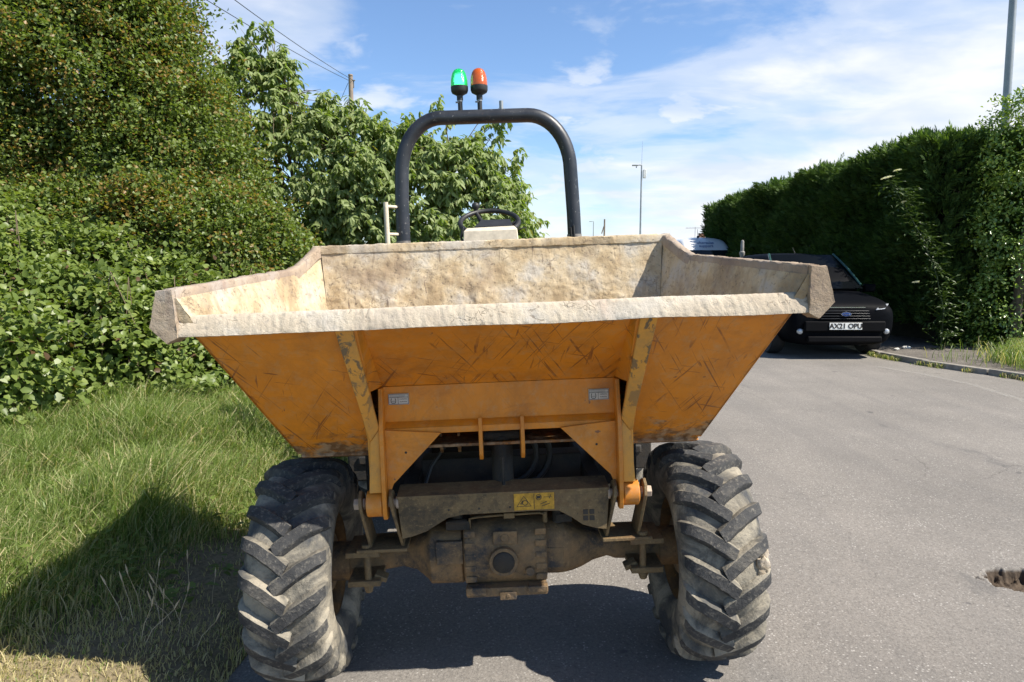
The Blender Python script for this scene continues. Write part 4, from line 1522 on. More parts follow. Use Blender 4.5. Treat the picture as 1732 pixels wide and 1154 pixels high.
def cherry(label, root, blobs, n_sprig, extra=()):
    tr = empty('cherry_tree', root)
    tag(tr, label, 'tree', 'cherry trees behind the dumper')
    P, N = ell_points(blobs, n_sprig, 0.70, 1.02)
    if len(extra):
        E = np.array(extra, float)
        eb = np.repeat(E, 7, 0)
        P = np.concatenate([P, eb + RNG.normal(size=eb.shape) * np.array([.07, .1, .12])], 0)
        N = np.concatenate([N, unit(RNG.normal(size=eb.shape) * .3 + np.array([0.2, 0, 1]))], 0)
    m_ = len(P)
    per = 13
    out = unit(N * 0.8 + rv(m_) * 0.45 + np.array([0.1, 0, 0.15]))
    t_ = np.tile(np.linspace(0.1, 1, per), m_)
    Ln = np.repeat(RNG.uniform(.22, .42, m_), per)
    O = np.repeat(out, per, 0)
    base = np.repeat(P, per, 0) - O * (Ln * 0.6)[:, None]
    C = base + O * (Ln * t_)[:, None]
    C[:, 2] -= (t_ ** 2) * Ln * 0.28
    n = len(C)
    side = unit(np.cross(O, np.array([0, 0, 1.0])))
    alt = np.where(np.arange(n) % 2 == 0, 1.0, -1.0)[:, None]
    D = unit(O * 0.30 + side * alt * 0.55 + np.array([0.12, -0.05, -0.85]) + RNG.normal(size=(n, 3)) * 0.34)
    NN = unit(side * alt * 0.5 + O * 0.6 + np.array([0, 0, 0.45]) + RNG.normal(size=(n, 3)) * 0.3)
    V, F, k = leaves(C, D, NN, RNG.uniform(.085, .145, n), RNG.uniform(.034, .052, n), 0.18, 0.10, True)
    rnd = np.clip(RNG.uniform(0, 1, n) * 0.6 + np.repeat(RNG.uniform(0, 1, m_), per) * 0.4, 0, 1)
    tint = (RNG.uniform(0, 1, n) < 0.05).astype(float)
    rawmesh('crown', V - np.array(root), F, CHE, tr, dict(rnd=np.repeat(rnd, k), tint=np.repeat(tint, k)), smooth=True)
    tb_ = MB()
    loc = Vector(root)
    tb_.tube([(0, 0, -0.1), (0.03, 0.05, 0.5), (-0.03, 0, 1.1), (0, 0, 1.6)], [0.15, 0.12, 0.11, 0.09], 10)
    branches(tb_, (0, 0, 0.9), [Vector(b[:3]) - loc for b in blobs], 0.06)
    B = [Vector(b[:3]) - loc for b in blobs]
    for i in RNG.choice(m_, 240, replace=False):
        q = Vector(P[i]) - loc
        b = min(B, key=lambda c_: (c_ - q).length)
        branches(tb_, b + (q - b) * 0.3, [q], 0.011, 4)
    for e_ in extra:
        q = Vector(e_) - loc
        b = min(B, key=lambda c_: (c_ - q).length)
        branches(tb_, b, [q + Vector((0, 0, .1))], 0.012, 5)
    tb_.build('trunk', TWIG, tr)
    return tr


cherry('broad leafy cherry with drooping leaves seen through the roll bar', (-1.5, 11.4, 0.1),
       [(-1.9, 10.9, 2.45, 1.25, 1.1, 1.10), (-0.55, 11.1, 2.30, 0.90, 0.9, 0.98), (-0.95, 10.9, 2.95, 0.75, 0.8, 0.62), (-1.2, 10.6, 1.6, 1.5, 0.9, 0.8), (-0.1, 11.3, 1.75, 0.55, 0.7, 0.65)],
       4000, ((-1.62, 10.7, 3.72), (-1.42, 10.7, 3.62), (-0.52, 10.9, 3.55), (-0.30, 10.9, 3.68), (-0.16, 10.9, 3.95), (-1.9, 10.7, 3.7), (-1.15, 10.8, 3.95), (0.1, 11.0, 3.1)))
cherry('taller cherry with windblown pale leaves beside the hawthorn, left of the wooden pole', (-3.4, 11.6, 0.2),
       [(-2.7, 11.1, 3.35, 0.75, 0.8, 0.72), (-2.2, 11.1, 3.2, .6, .7, .62), (-3.3, 11.2, 2.8, 1.0, 1.0, 1.35), (-4.1, 11.2, 4.0, 0.62, 0.8, 1.0), (-2.6, 11.0, 2.5, 0.9, 0.9, 1.15), (-3.6, 11.0, 4.2, 0.30, 0.4, 0.75)],
       2600, ((-3.75, 10.9, 5.05), (-3.45, 10.9, 4.6), (-4.2, 11, 5.1), (-2.9, 10.8, 4.15), (-2.35, 10.8, 3.95)))

# ---- brambles --------------------------------------------------------------------------------
BRA = m_leaf('bramble_leaf', [(0.0, (0.085, 0.125, 0.028)), (0.5, (0.145, 0.20, 0.046)), (0.93, (0.23, 0.28, 0.075)), (1.0, (0.38, 0.42, 0.26))], (0.10, 0.06, 0.03), 0.35, 0.42, None, 0.35)
bb = [(-4.45, 5.05, 0.60, 1.05, 0.7, 0.92), (-3.95, 6.2, 0.62, 1.0, 0.75, 0.92), (-5.1, 6.3, 0.85, 1.1, .8, .9), (-3.15, 7.1, 0.55, 0.95, 0.75, 0.85), (-2.45, 8.0, 0.45, 0.85, 0.8, 0.78), (-6.3, 5.8, 0.9, 1.2, 0.8, 1.2),
      (-4.6, 7.2, 1.15, 1.2, 0.8, 0.72), (-1.9, 9.1, 0.45, 0.8, 0.8, 0.8), (-5.7, 7.0, 1.45, 1.2, 0.8, 0.8), (-3.4, 7.9, 0.9, 0.9, .7, .75)]
P, N = ell_points(bb, 12500, 0.80, 1.06, -0.9)
C, Nn, cid = clumped(P, N, 8, 0.06, 0.6)
n = len(C)
D = unit(Nn * 0.55 + rv(n) * 0.7 + np.array([0, -0.1, -0.15]))
NN = unit(Nn * 0.6 + rv(n) * 0.5 + np.array([0.1, -0.1, 0.75]))
V, F, k = leaves(C, D, NN, RNG.uniform(.045, .080, n), RNG.uniform(.035, .058, n), 0.14, 0.12, True)
rnd = RNG.uniform(0, 1, n) * 0.6 + RNG.uniform(0, 1, len(P))[cid] * 0.38
rnd[RNG.uniform(0, 1, n) < 0.012] = 1.0
br_o = empty('bramble_thicket', (-4.5, 7.4, 0.3))
tag(br_o, 'dense bright green bramble thicket between the long grass and the hawthorns', 'bramble')
off = np.array((-4.5, 7.4, 0.3))
rawmesh('foliage', V - off, F, BRA, br_o, dict(rnd=np.repeat(rnd, k), tint=np.repeat((RNG.uniform(0, 1, n) < .02).astype(float), k)), smooth=True)
st_ = MB()
for i in range(170):
    b = random.choice(bb)
    x0, y0 = b[0] + random.uniform(-.8, .8) * b[3], b[1] + random.uniform(-.5, .5)
    x1, y1 = x0 + random.uniform(-.6, .6), y0 - random.uniform(0, .8)
    h = b[2] + b[5] * random.uniform(.55, .98)
    st_.tube([(x0 - off[0], y0 - off[1], 0), ((x0 * .7 + x1 * .3) - off[0], (y0 * .7 + y1 * .3) - off[1], h * .75 - off[2]), ((x0 + x1) / 2 - off[0], (y0 + y1) / 2 - off[1], h - off[2]),
              (x1 - off[0], y1 - off[1], h * .7 - off[2])], [.007, .005, .004, .002], 5)
st_.build('stem', TWIG, br_o)

# ---- conifer hedge on the right ----------------------------------------------------------------
CON = m_leaf('conifer_spray', [(0.0, (0.022, 0.045, 0.012)), (0.5, (0.045, 0.085, 0.020)), (1.0, (0.085, 0.14, 0.032))], (0.16, 0.25, 0.05), 0.2, 0.6, None, 0.2)


def spray_mesh(P, N, size, per, name, parent, off, tipfac, up=0.55):
    """feathery sprays: each a fan of narrow blades along a short axis"""
    m_ = len(P)
    axis = unit(N * 0.75 + np.array([0, 0, up]) + RNG.normal(size=(m_, 3)) * 0.33)
    O = np.repeat(axis, per, 0)
    n = m_ * per
    t_ = np.tile(np.linspace(0, 1, per), m_)
    S = np.repeat(size, per)
    side = unit(np.cross(O, np.repeat(unit(N + RNG.normal(size=(m_, 3)) * .6), per, 0)))
    alt = np.where(np.arange(n) % 2 == 0, 1.0, -1.0)[:, None]
    C = np.repeat(P, per, 0) + O * (S * t_ * 0.85)[:, None]
    D = unit(O * (0.55 + 0.6 * t_)[:, None] + side * alt * (0.8 * (1 - t_) + .1)[:, None] + RNG.normal(size=(n, 3)) * .12)
    NN = unit(np.cross(O, side) + RNG.normal(size=(n, 3)) * .3)
    L = S * (0.62 - 0.25 * t_)
    V, F, k = leaves(C, D, NN, L, L * 0.24, 0.1, 0.10)
    rnd = np.clip(RNG.uniform(0, .5, n) + np.repeat(RNG.uniform(0, .5, m_), per), 0, 1)
    tint = np.clip(np.repeat(tipfac, per) * (0.3 + 0.9 * t_), 0, 1)
    return rawmesh(name, V - off, F, CON, parent, dict(rnd=np.repeat(rnd, k), tint=np.repeat(tint, k)))


hd = empty('conifer_hedge', (8.4, 19.0, 0.0))
tag(hd, 'tall dark clipped conifer hedge with wispy bright tips running behind the parked vans', 'hedge')
off = np.array((8.4, 19.0, 0.0))


def hedge_top(y):
    return 3.72 + 0.12 * np.exp(-(y - 12.0) / 1.5) + 0.10 * np.sin(y * 1.9) + 0.07 * np.sin(y * 4.3 + 1)


m1 = 17000
yy = 12.2 + (26.6 - 12.2) * RNG.uniform(0, 1, m1) ** 1.35
zz = RNG.uniform(0.15, 1, m1)
zz = zz * hedge_top(yy)
xx = 7.52 + np.where(zz < .8, -.12, 0) + 0.14 * np.sin(yy * 2.1 + zz * 1.3) + 0.10 * np.sin(zz * 4.1 + yy * .7) + RNG.uniform(-.10, .12, m1) + np.clip(zz - 3.5, 0, 1) * 0.35
P1 = np.stack([xx, yy, zz], 1)
N1 = np.tile(np.array([[-1.0, -0.15, 0.1]]), (m1, 1))
s1 = RNG.uniform(.16, .30, m1)
m2 = 8500                                   # top surface and the loose tips above it
yy = 12.2 + (26.6 - 12.2) * RNG.uniform(0, 1, m2) ** 1.3
xx = 7.7 + RNG.uniform(0, 1.0, m2) ** 1.3 * 2.2
P2 = np.stack([xx, yy, hedge_top(yy) + RNG.uniform(-.25, .06, m2)], 1)
N2 = np.tile(np.array([[-0.15, 0.0, 0.9]]), (m2, 1))
s2_ = RNG.uniform(.16, .30, m2)
m3 = 3800                                   # near end and far end
P3 = np.stack([RNG.uniform(7.5, 10.9, m3), np.where(RNG.uniform(0, 1, m3) < .8, 12.1, 26.7) + RNG.uniform(-.1, .1, m3), RNG.uniform(.1, 3.7, m3)], 1)
N3 = np.where((P3[:, 1] < 20)[:, None], np.array([[0, -1.0, .1]]), np.array([[0, 1.0, .1]]))
PP = np.concatenate([P1, P2, P3]); NNp = np.concatenate([N1, N2, N3]); SS = np.concatenate([s1, s2_, RNG.uniform(.15, .27, m3)])
tipf = np.concatenate([np.clip((P1[:, 2] - 3.4) * 1.0, 0, .7), RNG.uniform(.4, .9, m2), np.zeros(m3)])  # upper sprays tinted lighter: sunlight on the tips put into the colour
spray_mesh(PP, NNp, SS, 13, 'foliage', hd, off, tipf)
# long leader shoots
m4 = 230
yy = 12.2 + 14.4 * RNG.uniform(0, 1, m4) ** 1.1
P4, N4, S4 = [], [], []
for y in yy:
    x, h = 7.65 + RNG.uniform(0, 1.3), .08 + .4 * RNG.uniform() ** 2
    lean = RNG.normal(size=2) * .10
    z0 = float(hedge_top(y))
    for i in range(9):
        t_ = i / 8
        P4.append((x + lean[0] * t_ - .05 * t_, y + lean[1] * t_, z0 - .05 + h * t_)); N4.append((RNG.normal() * .3, RNG.normal() * .3, 1.1)); S4.append(.20 * (1 - .5 * t_))
spray_mesh(np.array(P4), np.array(N4), np.array(S4), 9, 'leader_shoots', hd, off, np.full(len(P4), .75), 0.9)
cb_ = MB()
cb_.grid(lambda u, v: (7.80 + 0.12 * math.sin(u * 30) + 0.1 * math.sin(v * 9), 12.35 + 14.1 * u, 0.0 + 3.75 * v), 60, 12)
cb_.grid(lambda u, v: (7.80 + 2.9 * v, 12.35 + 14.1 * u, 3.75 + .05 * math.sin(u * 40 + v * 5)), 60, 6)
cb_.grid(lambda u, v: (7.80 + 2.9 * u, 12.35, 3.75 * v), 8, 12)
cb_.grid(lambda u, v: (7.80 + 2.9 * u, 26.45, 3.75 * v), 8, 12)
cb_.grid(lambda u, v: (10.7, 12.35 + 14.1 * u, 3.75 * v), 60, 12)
CORE_SHADE = simple('hedge_core_shade', (0.025, 0.028, 0.014), 0.95, 0, 0.5, 12, 1.0)
ob = cb_.build('branches', CORE_SHADE, hd)  # solid dark core: the shade inside the hedge put into its colour
ob.data.transform(Matrix.Translation((-8.4, -19, 0)))

# ---- broadleaf shrub at the near end of the hedge -----------------------------------------------
HOR = m_leaf('hornbeam_leaf', [(0.0, (0.09, 0.15, 0.03)), (0.5, (0.18, 0.27, 0.055)), (1.0, (0.32, 0.41, 0.12))], (0.2, 0.3, 0.08), 0.25, 0.3, None, 0.6)
hr = empty('hornbeam_hedge', (8.9, 11.0, 0.1))
tag(hr, 'sunlit broadleaf hedge plant at the right edge, in front of the dark conifer hedge', 'shrub')
off = np.array((8.9, 11.0, 0.1))
hb = [(8.65, 11.75, 1.0, 0.70, 0.5, 1.0), (8.7, 11.75, 2.3, 0.75, 0.5, 1.05), (8.85, 11.75, 3.5, 0.85, 0.6, 0.85), (9.8, 12.6, 1.2, .9, .6, 1.2), (9.8, 12.6, 2.9, .9, .6, 1.4)]
P, N = ell_points(hb, 4600, 0.86, 1.16, -0.9)
C, Nn, cid = clumped(P, N, 8, 0.07, 0.7)
n = len(C)
D = unit(Nn * 0.5 + rv(n) * 0.6 + np.array([0, -0.1, -0.1]))
NNh = unit(Nn * 0.5 + rv(n) * 0.5 + np.array([0, 0, 0.7]))
V, F, k = leaves(C, D, NNh, RNG.uniform(.05, .085, n), RNG.uniform(.032, .05, n), 0.14, 0.12, False)
rawmesh('foliage', V - off, F, HOR, hr, dict(rnd=np.repeat(RNG.uniform(0, 1, n), k), tint=np.repeat((RNG.uniform(0, 1, n) < .05) * 1.0, k)))
tb_ = MB()
tb_.tube([(-.2, 0.75, -.05), (-0.2, .75, 1.4), (-.1, .75, 3.2)], [.09, .07, .03], 8)
branches(tb_, (-.2, .75, .5), [Vector(b[:3]) - Vector(off) for b in hb], .03)
tb_.build('trunk', BARK, hr)

# ---- elder shoot leaning out of the hedge --------------------------------------------------------
EL = m_leaf('elder_leaf', [(0.0, (0.025, 0.048, 0.012)), (1.0, (0.06, 0.10, 0.022))], (0.72, 0.70, 0.52), 0.2)  # greens darkened in place of shade falling on the shoot
el = empty('elder_shrub', (7.3, 11.55, 0.15))
tag(el, 'leaning elder shoot with cream flower heads in front of the dark hedge', 'shrub')
off = np.array((7.3, 11.55, 0.15))
path = [Vector(p) for p in ((7.3, 11.55, .15), (7.28, 11.5, .8), (7.12, 11.5, 1.4), (6.85, 11.5, 2.0), (6.45, 11.5, 2.65), (6.2, 11.5, 3.0))]
tb_ = MB()
tb_.tube([p - Vector(off) for p in path], [.014, .012, .010, .008, .006, .004], 7)
tb_.build('stem', EL, el)
CC, DD = [], []
for i in range(1, len(path)):
    for j in range(7):
        b = path[i - 1].lerp(path[i], j / 7)
        for q in range(5):
            d_ = Vector((random.uniform(-1, 1), random.uniform(-1, .3), random.uniform(-.5, .6))).normalized()
            ln2 = random.uniform(.14, .34)
            for s_ in range(5):
                CC.append(b + d_ * ln2 * (s_ + 1) / 5)
                sd = d_.cross(Vector((0, 0, 1))).normalized() * (1 if s_ % 2 else -1)
                DD.append(d_ + sd * .8)
CC = np.array([c[:] for c in CC]); DD = np.array([c[:] for c in DD]); n = len(CC)
V, F, k = leaves(CC, DD, unit(rv(n) * .4 + np.array([0, -.2, 1])), RNG.uniform(.07, .12, n), RNG.uniform(.025, .04, n), .15, .15)
rawmesh('leaf_shoots', V - off, F, EL, el, dict(rnd=np.repeat(RNG.uniform(0, 1, n), k), tint=np.zeros(n * k)))
for (cx, cy, cz, rr) in ((6.17, 11.45, 3.02, .10), (6.33, 11.45, 3.13, .06), (6.48, 11.45, 2.62, .05), (6.75, 11.45, 1.30, .05)):
    n = 260
    a = RNG.uniform(0, 2 * math.pi, n); r_ = rr * np.sqrt(RNG.uniform(0, 1, n))
    Pf = np.stack([cx + r_ * np.cos(a), cy + r_ * np.sin(a), cz + .25 * (r_ * np.cos(a)) - r_ ** 2 * 2], 1)
    V, F, k = leaves(Pf, rv(n), unit(rv(n) * .4 + np.array([-.2, -.3, 1])), np.full(n, .014), np.full(n, .012))
    rawmesh('flower_head', V - off, F, EL, el, dict(rnd=np.zeros(n * k), tint=np.ones(n * k)))

# ---- grass ------------------------------------------------------------------------------------------
GRA = m_leaf('grass_blade', [(0.0, (0.09, 0.145, 0.030)), (0.5, (0.16, 0.235, 0.052)), (0.85, (0.27, 0.33, 0.11)), (1.0, (0.42, 0.44, 0.24))], (0.56, 0.47, 0.28), 0.35, 0.45, None, 0.35)


def grass(name, X, Y, H, Wb, dry, z0=None, lean_dir=(0.15, 0.0)):
    n = len(X)
    Z = np.array([gz(a, b) for a, b in zip(X, Y)]) if z0 is None else np.full(n, z0)
    an = RNG.uniform(0, 2 * math.pi, n)
    wdir = np.stack([np.cos(an), np.sin(an), np.zeros(n)], 1)
    la = RNG.uniform(0, 2 * math.pi, n)
    ln2 = RNG.uniform(0.08, 1.0, n) ** 1.25
    H = H * (1 + .22 * (ln2 > .62))
    ld = np.stack([np.cos(la) * ln2 + lean_dir[0], np.sin(la) * ln2 + lean_dir[1], np.zeros(n)], 1)
    B = np.stack([X, Y, Z - .01], 1)
    H = H[:, None]
    Wb = Wb[:, None]
    p1 = B + np.array([0, 0, 1]) * H * .45 + ld * H * .18
    p2 = B + np.array([0, 0, 1]) * H * (.80 - .1 * ln2[:, None]) + ld * H * .50
    p3 = B + np.array([0, 0, 1]) * H * (1.0 - .45 * ln2[:, None]) + ld * H * .95
    V = np.stack([B - wdir * Wb * .5, B + wdir * Wb * .5, p1 - wdir * Wb * .45, p1 + wdir * Wb * .45, p2 - wdir * Wb * .3, p2 + wdir * Wb * .3, p3], 1).reshape(-1, 3)
    b = np.arange(n)[:, None] * 7
    tri = [(0, 1, 3), (0, 3, 2), (2, 3, 5), (2, 5, 4), (4, 5, 6)]
    F = np.concatenate([b + np.array([q]) for q in tri], 0)
    rnd = RNG.uniform(0, 1, n)
    tint = (RNG.uniform(0, 1, n) < dry).astype(float) * RNG.uniform(.6, 1, n)
    return rawmesh(name, V, F, GRA, None, dict(rnd=np.repeat(rnd, 7), tint=np.repeat(tint, 7)), smooth=True)


def patch(n, x0, x1, y0, y1):
    return RNG.uniform(x0, x1, n), RNG.uniform(y0, y1, n)


# long grass of the left verge
X, Y = [], []
n = 330000
X = -1.10 - (RNG.uniform(0, 1, n)) * 6.2
Y = 1.9 + RNG.uniform(0, 1, n) ** 1.25 * 7.0
clump = np.array([mnoise.noise((a * 1.7, b * 1.7, 0)) for a, b in zip(X, Y)])
dist_edge = -1.10 - X
bald = np.array([mnoise.noise((a * 2.2 + 5, b * 2.2, 4)) for a, b in zip(X, Y)])
near_bald = np.clip(np.exp(-(((X + 1.6) / .62) ** 2 + ((Y - 2.25) / .50) ** 2)) + .6 * np.exp(-(((X + 1.4) / .40) ** 2 + ((Y - 2.95) / .5) ** 2)), 0, 1)
keepp = RNG.uniform(0, 1, n) < np.clip(0.34 + dist_edge * 1.2 + clump * 1.1, 0.12, 1) * (1 - 0.30 * near_bald)
inside = np.zeros(n, bool)
for b in bb:
    inside |= (((X - b[0]) / b[3]) ** 2 + ((Y - b[1]) / b[4]) ** 2) < 0.75
keepp &= ~inside & (np.abs(X) < Y * 0.86 + 0.5)
X, Y, clump, dist_edge, nb_ = X[keepp], Y[keepp], clump[keepp], dist_edge[keepp], near_bald[keepp]
n = len(X)
H = (0.07 + np.clip(dist_edge, 0, 1.1) * 0.178 + clump * 0.15) * RNG.uniform(.45, 1.3, n) * (1 - .88 * nb_)
H = np.clip(H, .045, .55)
dry = np.clip(0.10 + nb_ * .75 + np.exp(-dist_edge * 2.2) * .4, 0, .9)
g1 = grass('long_grass', X, Y, H, RNG.uniform(.0022, .0052, n) * np.where(RNG.uniform(0, 1, n) < .05, 2.2, 1) * (1 + .10 * np.maximum(Y - 3, 0)), dry)
tag(g1, 'long green grass and dry stalks covering the verge left of the dumper', 'grass', kind='stuff')
n = 260
cx = -1.35 - RNG.uniform(0, 1, n) * 3.2
cy = 2.6 + RNG.uniform(0, 1, n) * 4.0
per = 14
C = np.repeat(np.stack([cx, cy, np.array([gz(a, b) for a, b in zip(cx, cy)]) + RNG.uniform(.05, .16, n)], 1), per, 0)
m_ = len(C)
C += RNG.normal(size=(m_, 3)) * np.array([.03, .03, .035])
D = unit(np.concatenate([RNG.normal(size=(m_, 2)), np.full((m_, 1), .25)], 1))
V, F, k = leaves(C, D, unit(rv(m_) * .3 + np.array([0, 0, 1.0])), RNG.uniform(.03, .065, m_), RNG.uniform(.018, .034, m_), .12, .25, True)
wd = rawmesh('verge_weeds', V, F, BRA, None, dict(rnd=np.repeat(RNG.uniform(0, .8, m_), k), tint=np.zeros(m_ * k)), smooth=True)
tag(wd, 'low broad leaved weeds scattered through the long grass on the left', 'weeds', kind='stuff')
# verge grass on the right, at the hedge foot
n = 22000
Yg = RNG.uniform(6.5, 11.2, n)
Xg = np.array([kerb_x(v) for v in Yg]) + 0.16 + RNG.uniform(0, 1, n) ** .8 * 2.2
kp = RNG.uniform(0, 1, n) < np.clip((Xg - (6.85 + np.clip(Yg - 9.9, 0, 9) * .9)) * 2.2, .05, 1)
kp &= ~((Yg > 10.6) & (Xg < 7.4))
Xg, Yg = Xg[kp], Yg[kp]
n = len(Xg)
g2 = grass('verge_grass', Xg, Yg, RNG.uniform(.10, .34, n), RNG.uniform(.006, .012, n), np.full(n, .15), z0=.14)
tag(g2, 'sunlit tuft of verge grass at the foot of the hedge on the right', 'grass', kind='stuff')
# weeds in the kerb joint
n = 2600
Yg = RNG.uniform(6.5, 12.2, n)
cl3 = np.array([mnoise.noise((v * 2.6, 0, 2)) for v in Yg])
kp = cl3 > -.05
Yg = Yg[kp]
n = len(Yg)
Xg = np.array([kerb_x(v) for v in Yg]) + RNG.normal(size=n) * .035 - .01
g3 = grass('kerb_weeds', Xg, Yg, RNG.uniform(.03, .11, n), RNG.uniform(.006, .012, n), np.full(n, .55), z0=.045)
tag(g3, 'small dry weeds growing along the kerb joint', 'weeds', kind='stuff')
# tall seed stalks by the left tyre
sm = MB()
for i in range(16):
    x, y = -1.28 - random.uniform(0, .35), 2.55 + random.uniform(0, .5)
    h = random.uniform(.10, .22)
    lx, ly = random.uniform(-.1, .12), random.uniform(-.05, .05)
    z = gz(x, y)
    sm.tube([(x, y, z), (x + lx * .3, y + ly * .3, z + h * .5), (x + lx, y + ly, z + h)], [.0018, .0014, .0009], 5)
    sm.tube([(x + lx, y + ly, z + h), (x + lx * 1.1, y + ly, z + h + .02), (x + lx * 1.25, y + ly, z + h + .045)], [.002, .0042, .001], 5)
tag(sm.build('seed_stalks', simple('dry_straw', (0.52, 0.42, 0.27), .8, 0, .2, 20)), 'dry seed stalks standing beside the left front tyre', 'grass', kind='stuff')

# ================================================================ vehicles
def loft_car(secs, n_ring=None):
    """secs: list of (y, [(x,z)...]) half profiles from centre-bottom round to centre-top; mirrored"""
    mb_ = MB()
    rings = []
    for y, hp in secs:
        full = [(x, y, z) for x, z in hp] + [(-x, y, z) for x, z in hp[::-1]]
        rings.append(full)
    n_ = len(rings[0])
    vs = [p for r_ in rings for p in r_]
    fs = [(j * n_ + i, j * n_ + (i + 1) % n_, (j + 1) * n_ + (i + 1) % n_, (j + 1) * n_ + i) for j in range(len(rings) - 1) for i in range(n_)]
    fs += [tuple(range(n_ - 1, -1, -1)), tuple(range((len(rings) - 1) * n_, len(rings) * n_))]
    mb_.add(vs, fs)
    return mb_


def paint(name, col, rough=0.25, coat=0.6, spec=0.5):
    m, t = mat(name)
    co = t.n('ShaderNodeTexCoord').outputs['Object']
    n = t.noise(co, 12, 5, .6)
    finish(t, col, t.math('MULTIPLY_ADD', n, .15, rough), 0.0, None, Coat_Weight=coat, Coat_Roughness=0.06, Specular_IOR_Level=spec)
    return m


GLASS = simple('dark_car_glass', (0.012, 0.018, 0.022), 0.05, 0, .1, 3, 0.0)
CHROME = simple('chrome_trim', (0.55, 0.56, 0.58), 0.18, 0.9, .1, 10, 0.0)
LAMPG = simple('lamp_glass', (0.45, 0.47, 0.50), 0.08, 0.3, .2, 30, 0.0)
PLATE = simple('plate_white', (0.72, 0.72, 0.68), 0.4, 0, .04, 5, 0.0)
TYR = simple('car_tyre', (0.02, 0.02, 0.02), 0.8)


def text_mesh(name, body, size, m, parent, loc, ext=0.002, align='CENTER', bold=0.0):
    cu = bpy.data.curves.new(name, 'FONT')
    cu.body = body
    cu.size = size
    cu.align_x = align
    cu.align_y = 'CENTER'
    cu.extrude = ext
    cu.offset = bold
    tmp = bpy.data.objects.new('tmp', cu)
    COL.objects.link(tmp)
    dg = bpy.context.evaluated_depsgraph_get()
    me = bpy.data.meshes.new_from_object(tmp.evaluated_get(dg))
    bpy.data.objects.remove(tmp)
    o = bpy.data.objects.new(name, me)
    me.materials.clear()
    me.materials.append(m)
    me.transform(Matrix.Rotation(R(90), 4, 'X'))
    COL.objects.link(o)
    o.parent = parent
    o.location = loc
    return o


def car_wheel(parent, x, y, r_, w_):
    wm = MB()
    wm.lathe([(0.0, -.03), (r_ * .62, -.03), (r_ * .66, 0), (r_ * .66, w_), (0, w_)], (x - (w_ if x > 0 else 0), y, r_), 'x', 28)
    W0 = wm.build('wheel', CHROME, parent)
    tm = MB()
    tm.lathe([(r_ * .64, 0), (r_ * .92, -.01), (r_, .03), (r_, w_ - .03), (r_ * .92, w_ + .01), (r_ * .64, w_)], (x - (w_ if x > 0 else 0), y, r_), 'x', 36)
    tm.build('tyre', TYR, W0)


# black people carrier
bk = empty('parked_car', (5.37, 11.0, 0.05), (0, 0, 0))
tag(bk, 'black people carrier with white number plate parked in the shade of the hedge', 'car')
PB = paint('black_car_paint', (0.003, 0.0035, 0.005), 0.5, 0.0, 0.04)


def hp(wb, wm, zb, zs, wr, zr):
    """half profile: sill, belt, roof"""
    return [(0, zb), (wb * .8, zb), (wb, zb + .08), (wm, zb + .28), (wm, zs - .08), (wm - .03, zs), (wr + (.0), zr - .12 if zr > zs + .2 else zr - .02), (wr - .10, zr - .02), (wr * .5, zr), (0, zr)]


secs = [(0.0, hp(.62, .70, .28, .72, .60, .80)), (0.05, hp(.78, .84, .22, .78, .70, .90)), (0.25, hp(.84, .90, .20, .88, .76, .98)), (0.80, hp(.86, .915, .20, .95, .74, 1.06)),
        (1.05, hp(.86, .92, .20, .99, .74, 1.12)), (3.6, hp(.86, .92, .20, 1.02, .74, 1.12)), (4.15, hp(.85, .91, .22, 1.02, .74, 1.12)), (4.35, hp(.80, .86, .30, .98, .70, 1.08))]
loft_car(secs).build('body', PB, bk, sub=2, smooth=60)
gh_ = MB()
gs = [(0.90, .80, .72, 1.06, 1.10), (1.35, .83, .66, 1.08, 1.46), (1.80, .85, .62, 1.08, 1.69), (2.3, .86, .61, 1.08, 1.745), (3.4, .86, .60, 1.08, 1.74), (4.05, .84, .57, 1.08, 1.68), (4.30, .80, .60, 1.08, 1.15)]
rings = []
for y, wb, wr, zb, zt_ in gs:
    rings.append((y, [(0, zb), (wb, zb), (wb - .01, zb + .04), (wr + .03, zt_ - .06), (wr - .03, zt_ - .01), (wr * .5, zt_ + .015), (0, zt_ + .02)]))
gg = loft_car(rings)
n_ = len(rings[0][1]) * 2
GH = gg.build('roof', PB, bk, sub=1, smooth=60)
ws = MB()
ws.grid(lambda u, v: ((-1 + 2 * u) * (0.76 - .17 * v), 0.95 + .83 * v - .06 * (1 - (2 * u - 1) ** 2), 1.10 + .595 * v + .02), 16, 10)
ws.build('windscreen', simple('shaded_windscreen', (0.004, 0.005, 0.006), 0.1, 0, .1, 3, 0.0, Specular_IOR_Level=0.15), bk, smooth=60)
REFL_TINT = simple('green_reflection_tint', (0.03, 0.075, 0.065), .15, 0, .1, 5, 0)  # green reflection along the A-pillars, modelled as a tinted strip
for sx in (1, -1):
    ap = MB()
    ap.tube([(sx * (0.765 - .17 * v), 0.955 + .83 * v, 1.125 + .60 * v + .03 * math.sin(v * 3.14)) for v in np.linspace(.08, 1, 10)], .022, 8)
    ap.build('windscreen_reflection', REFL_TINT, bk, smooth=60)
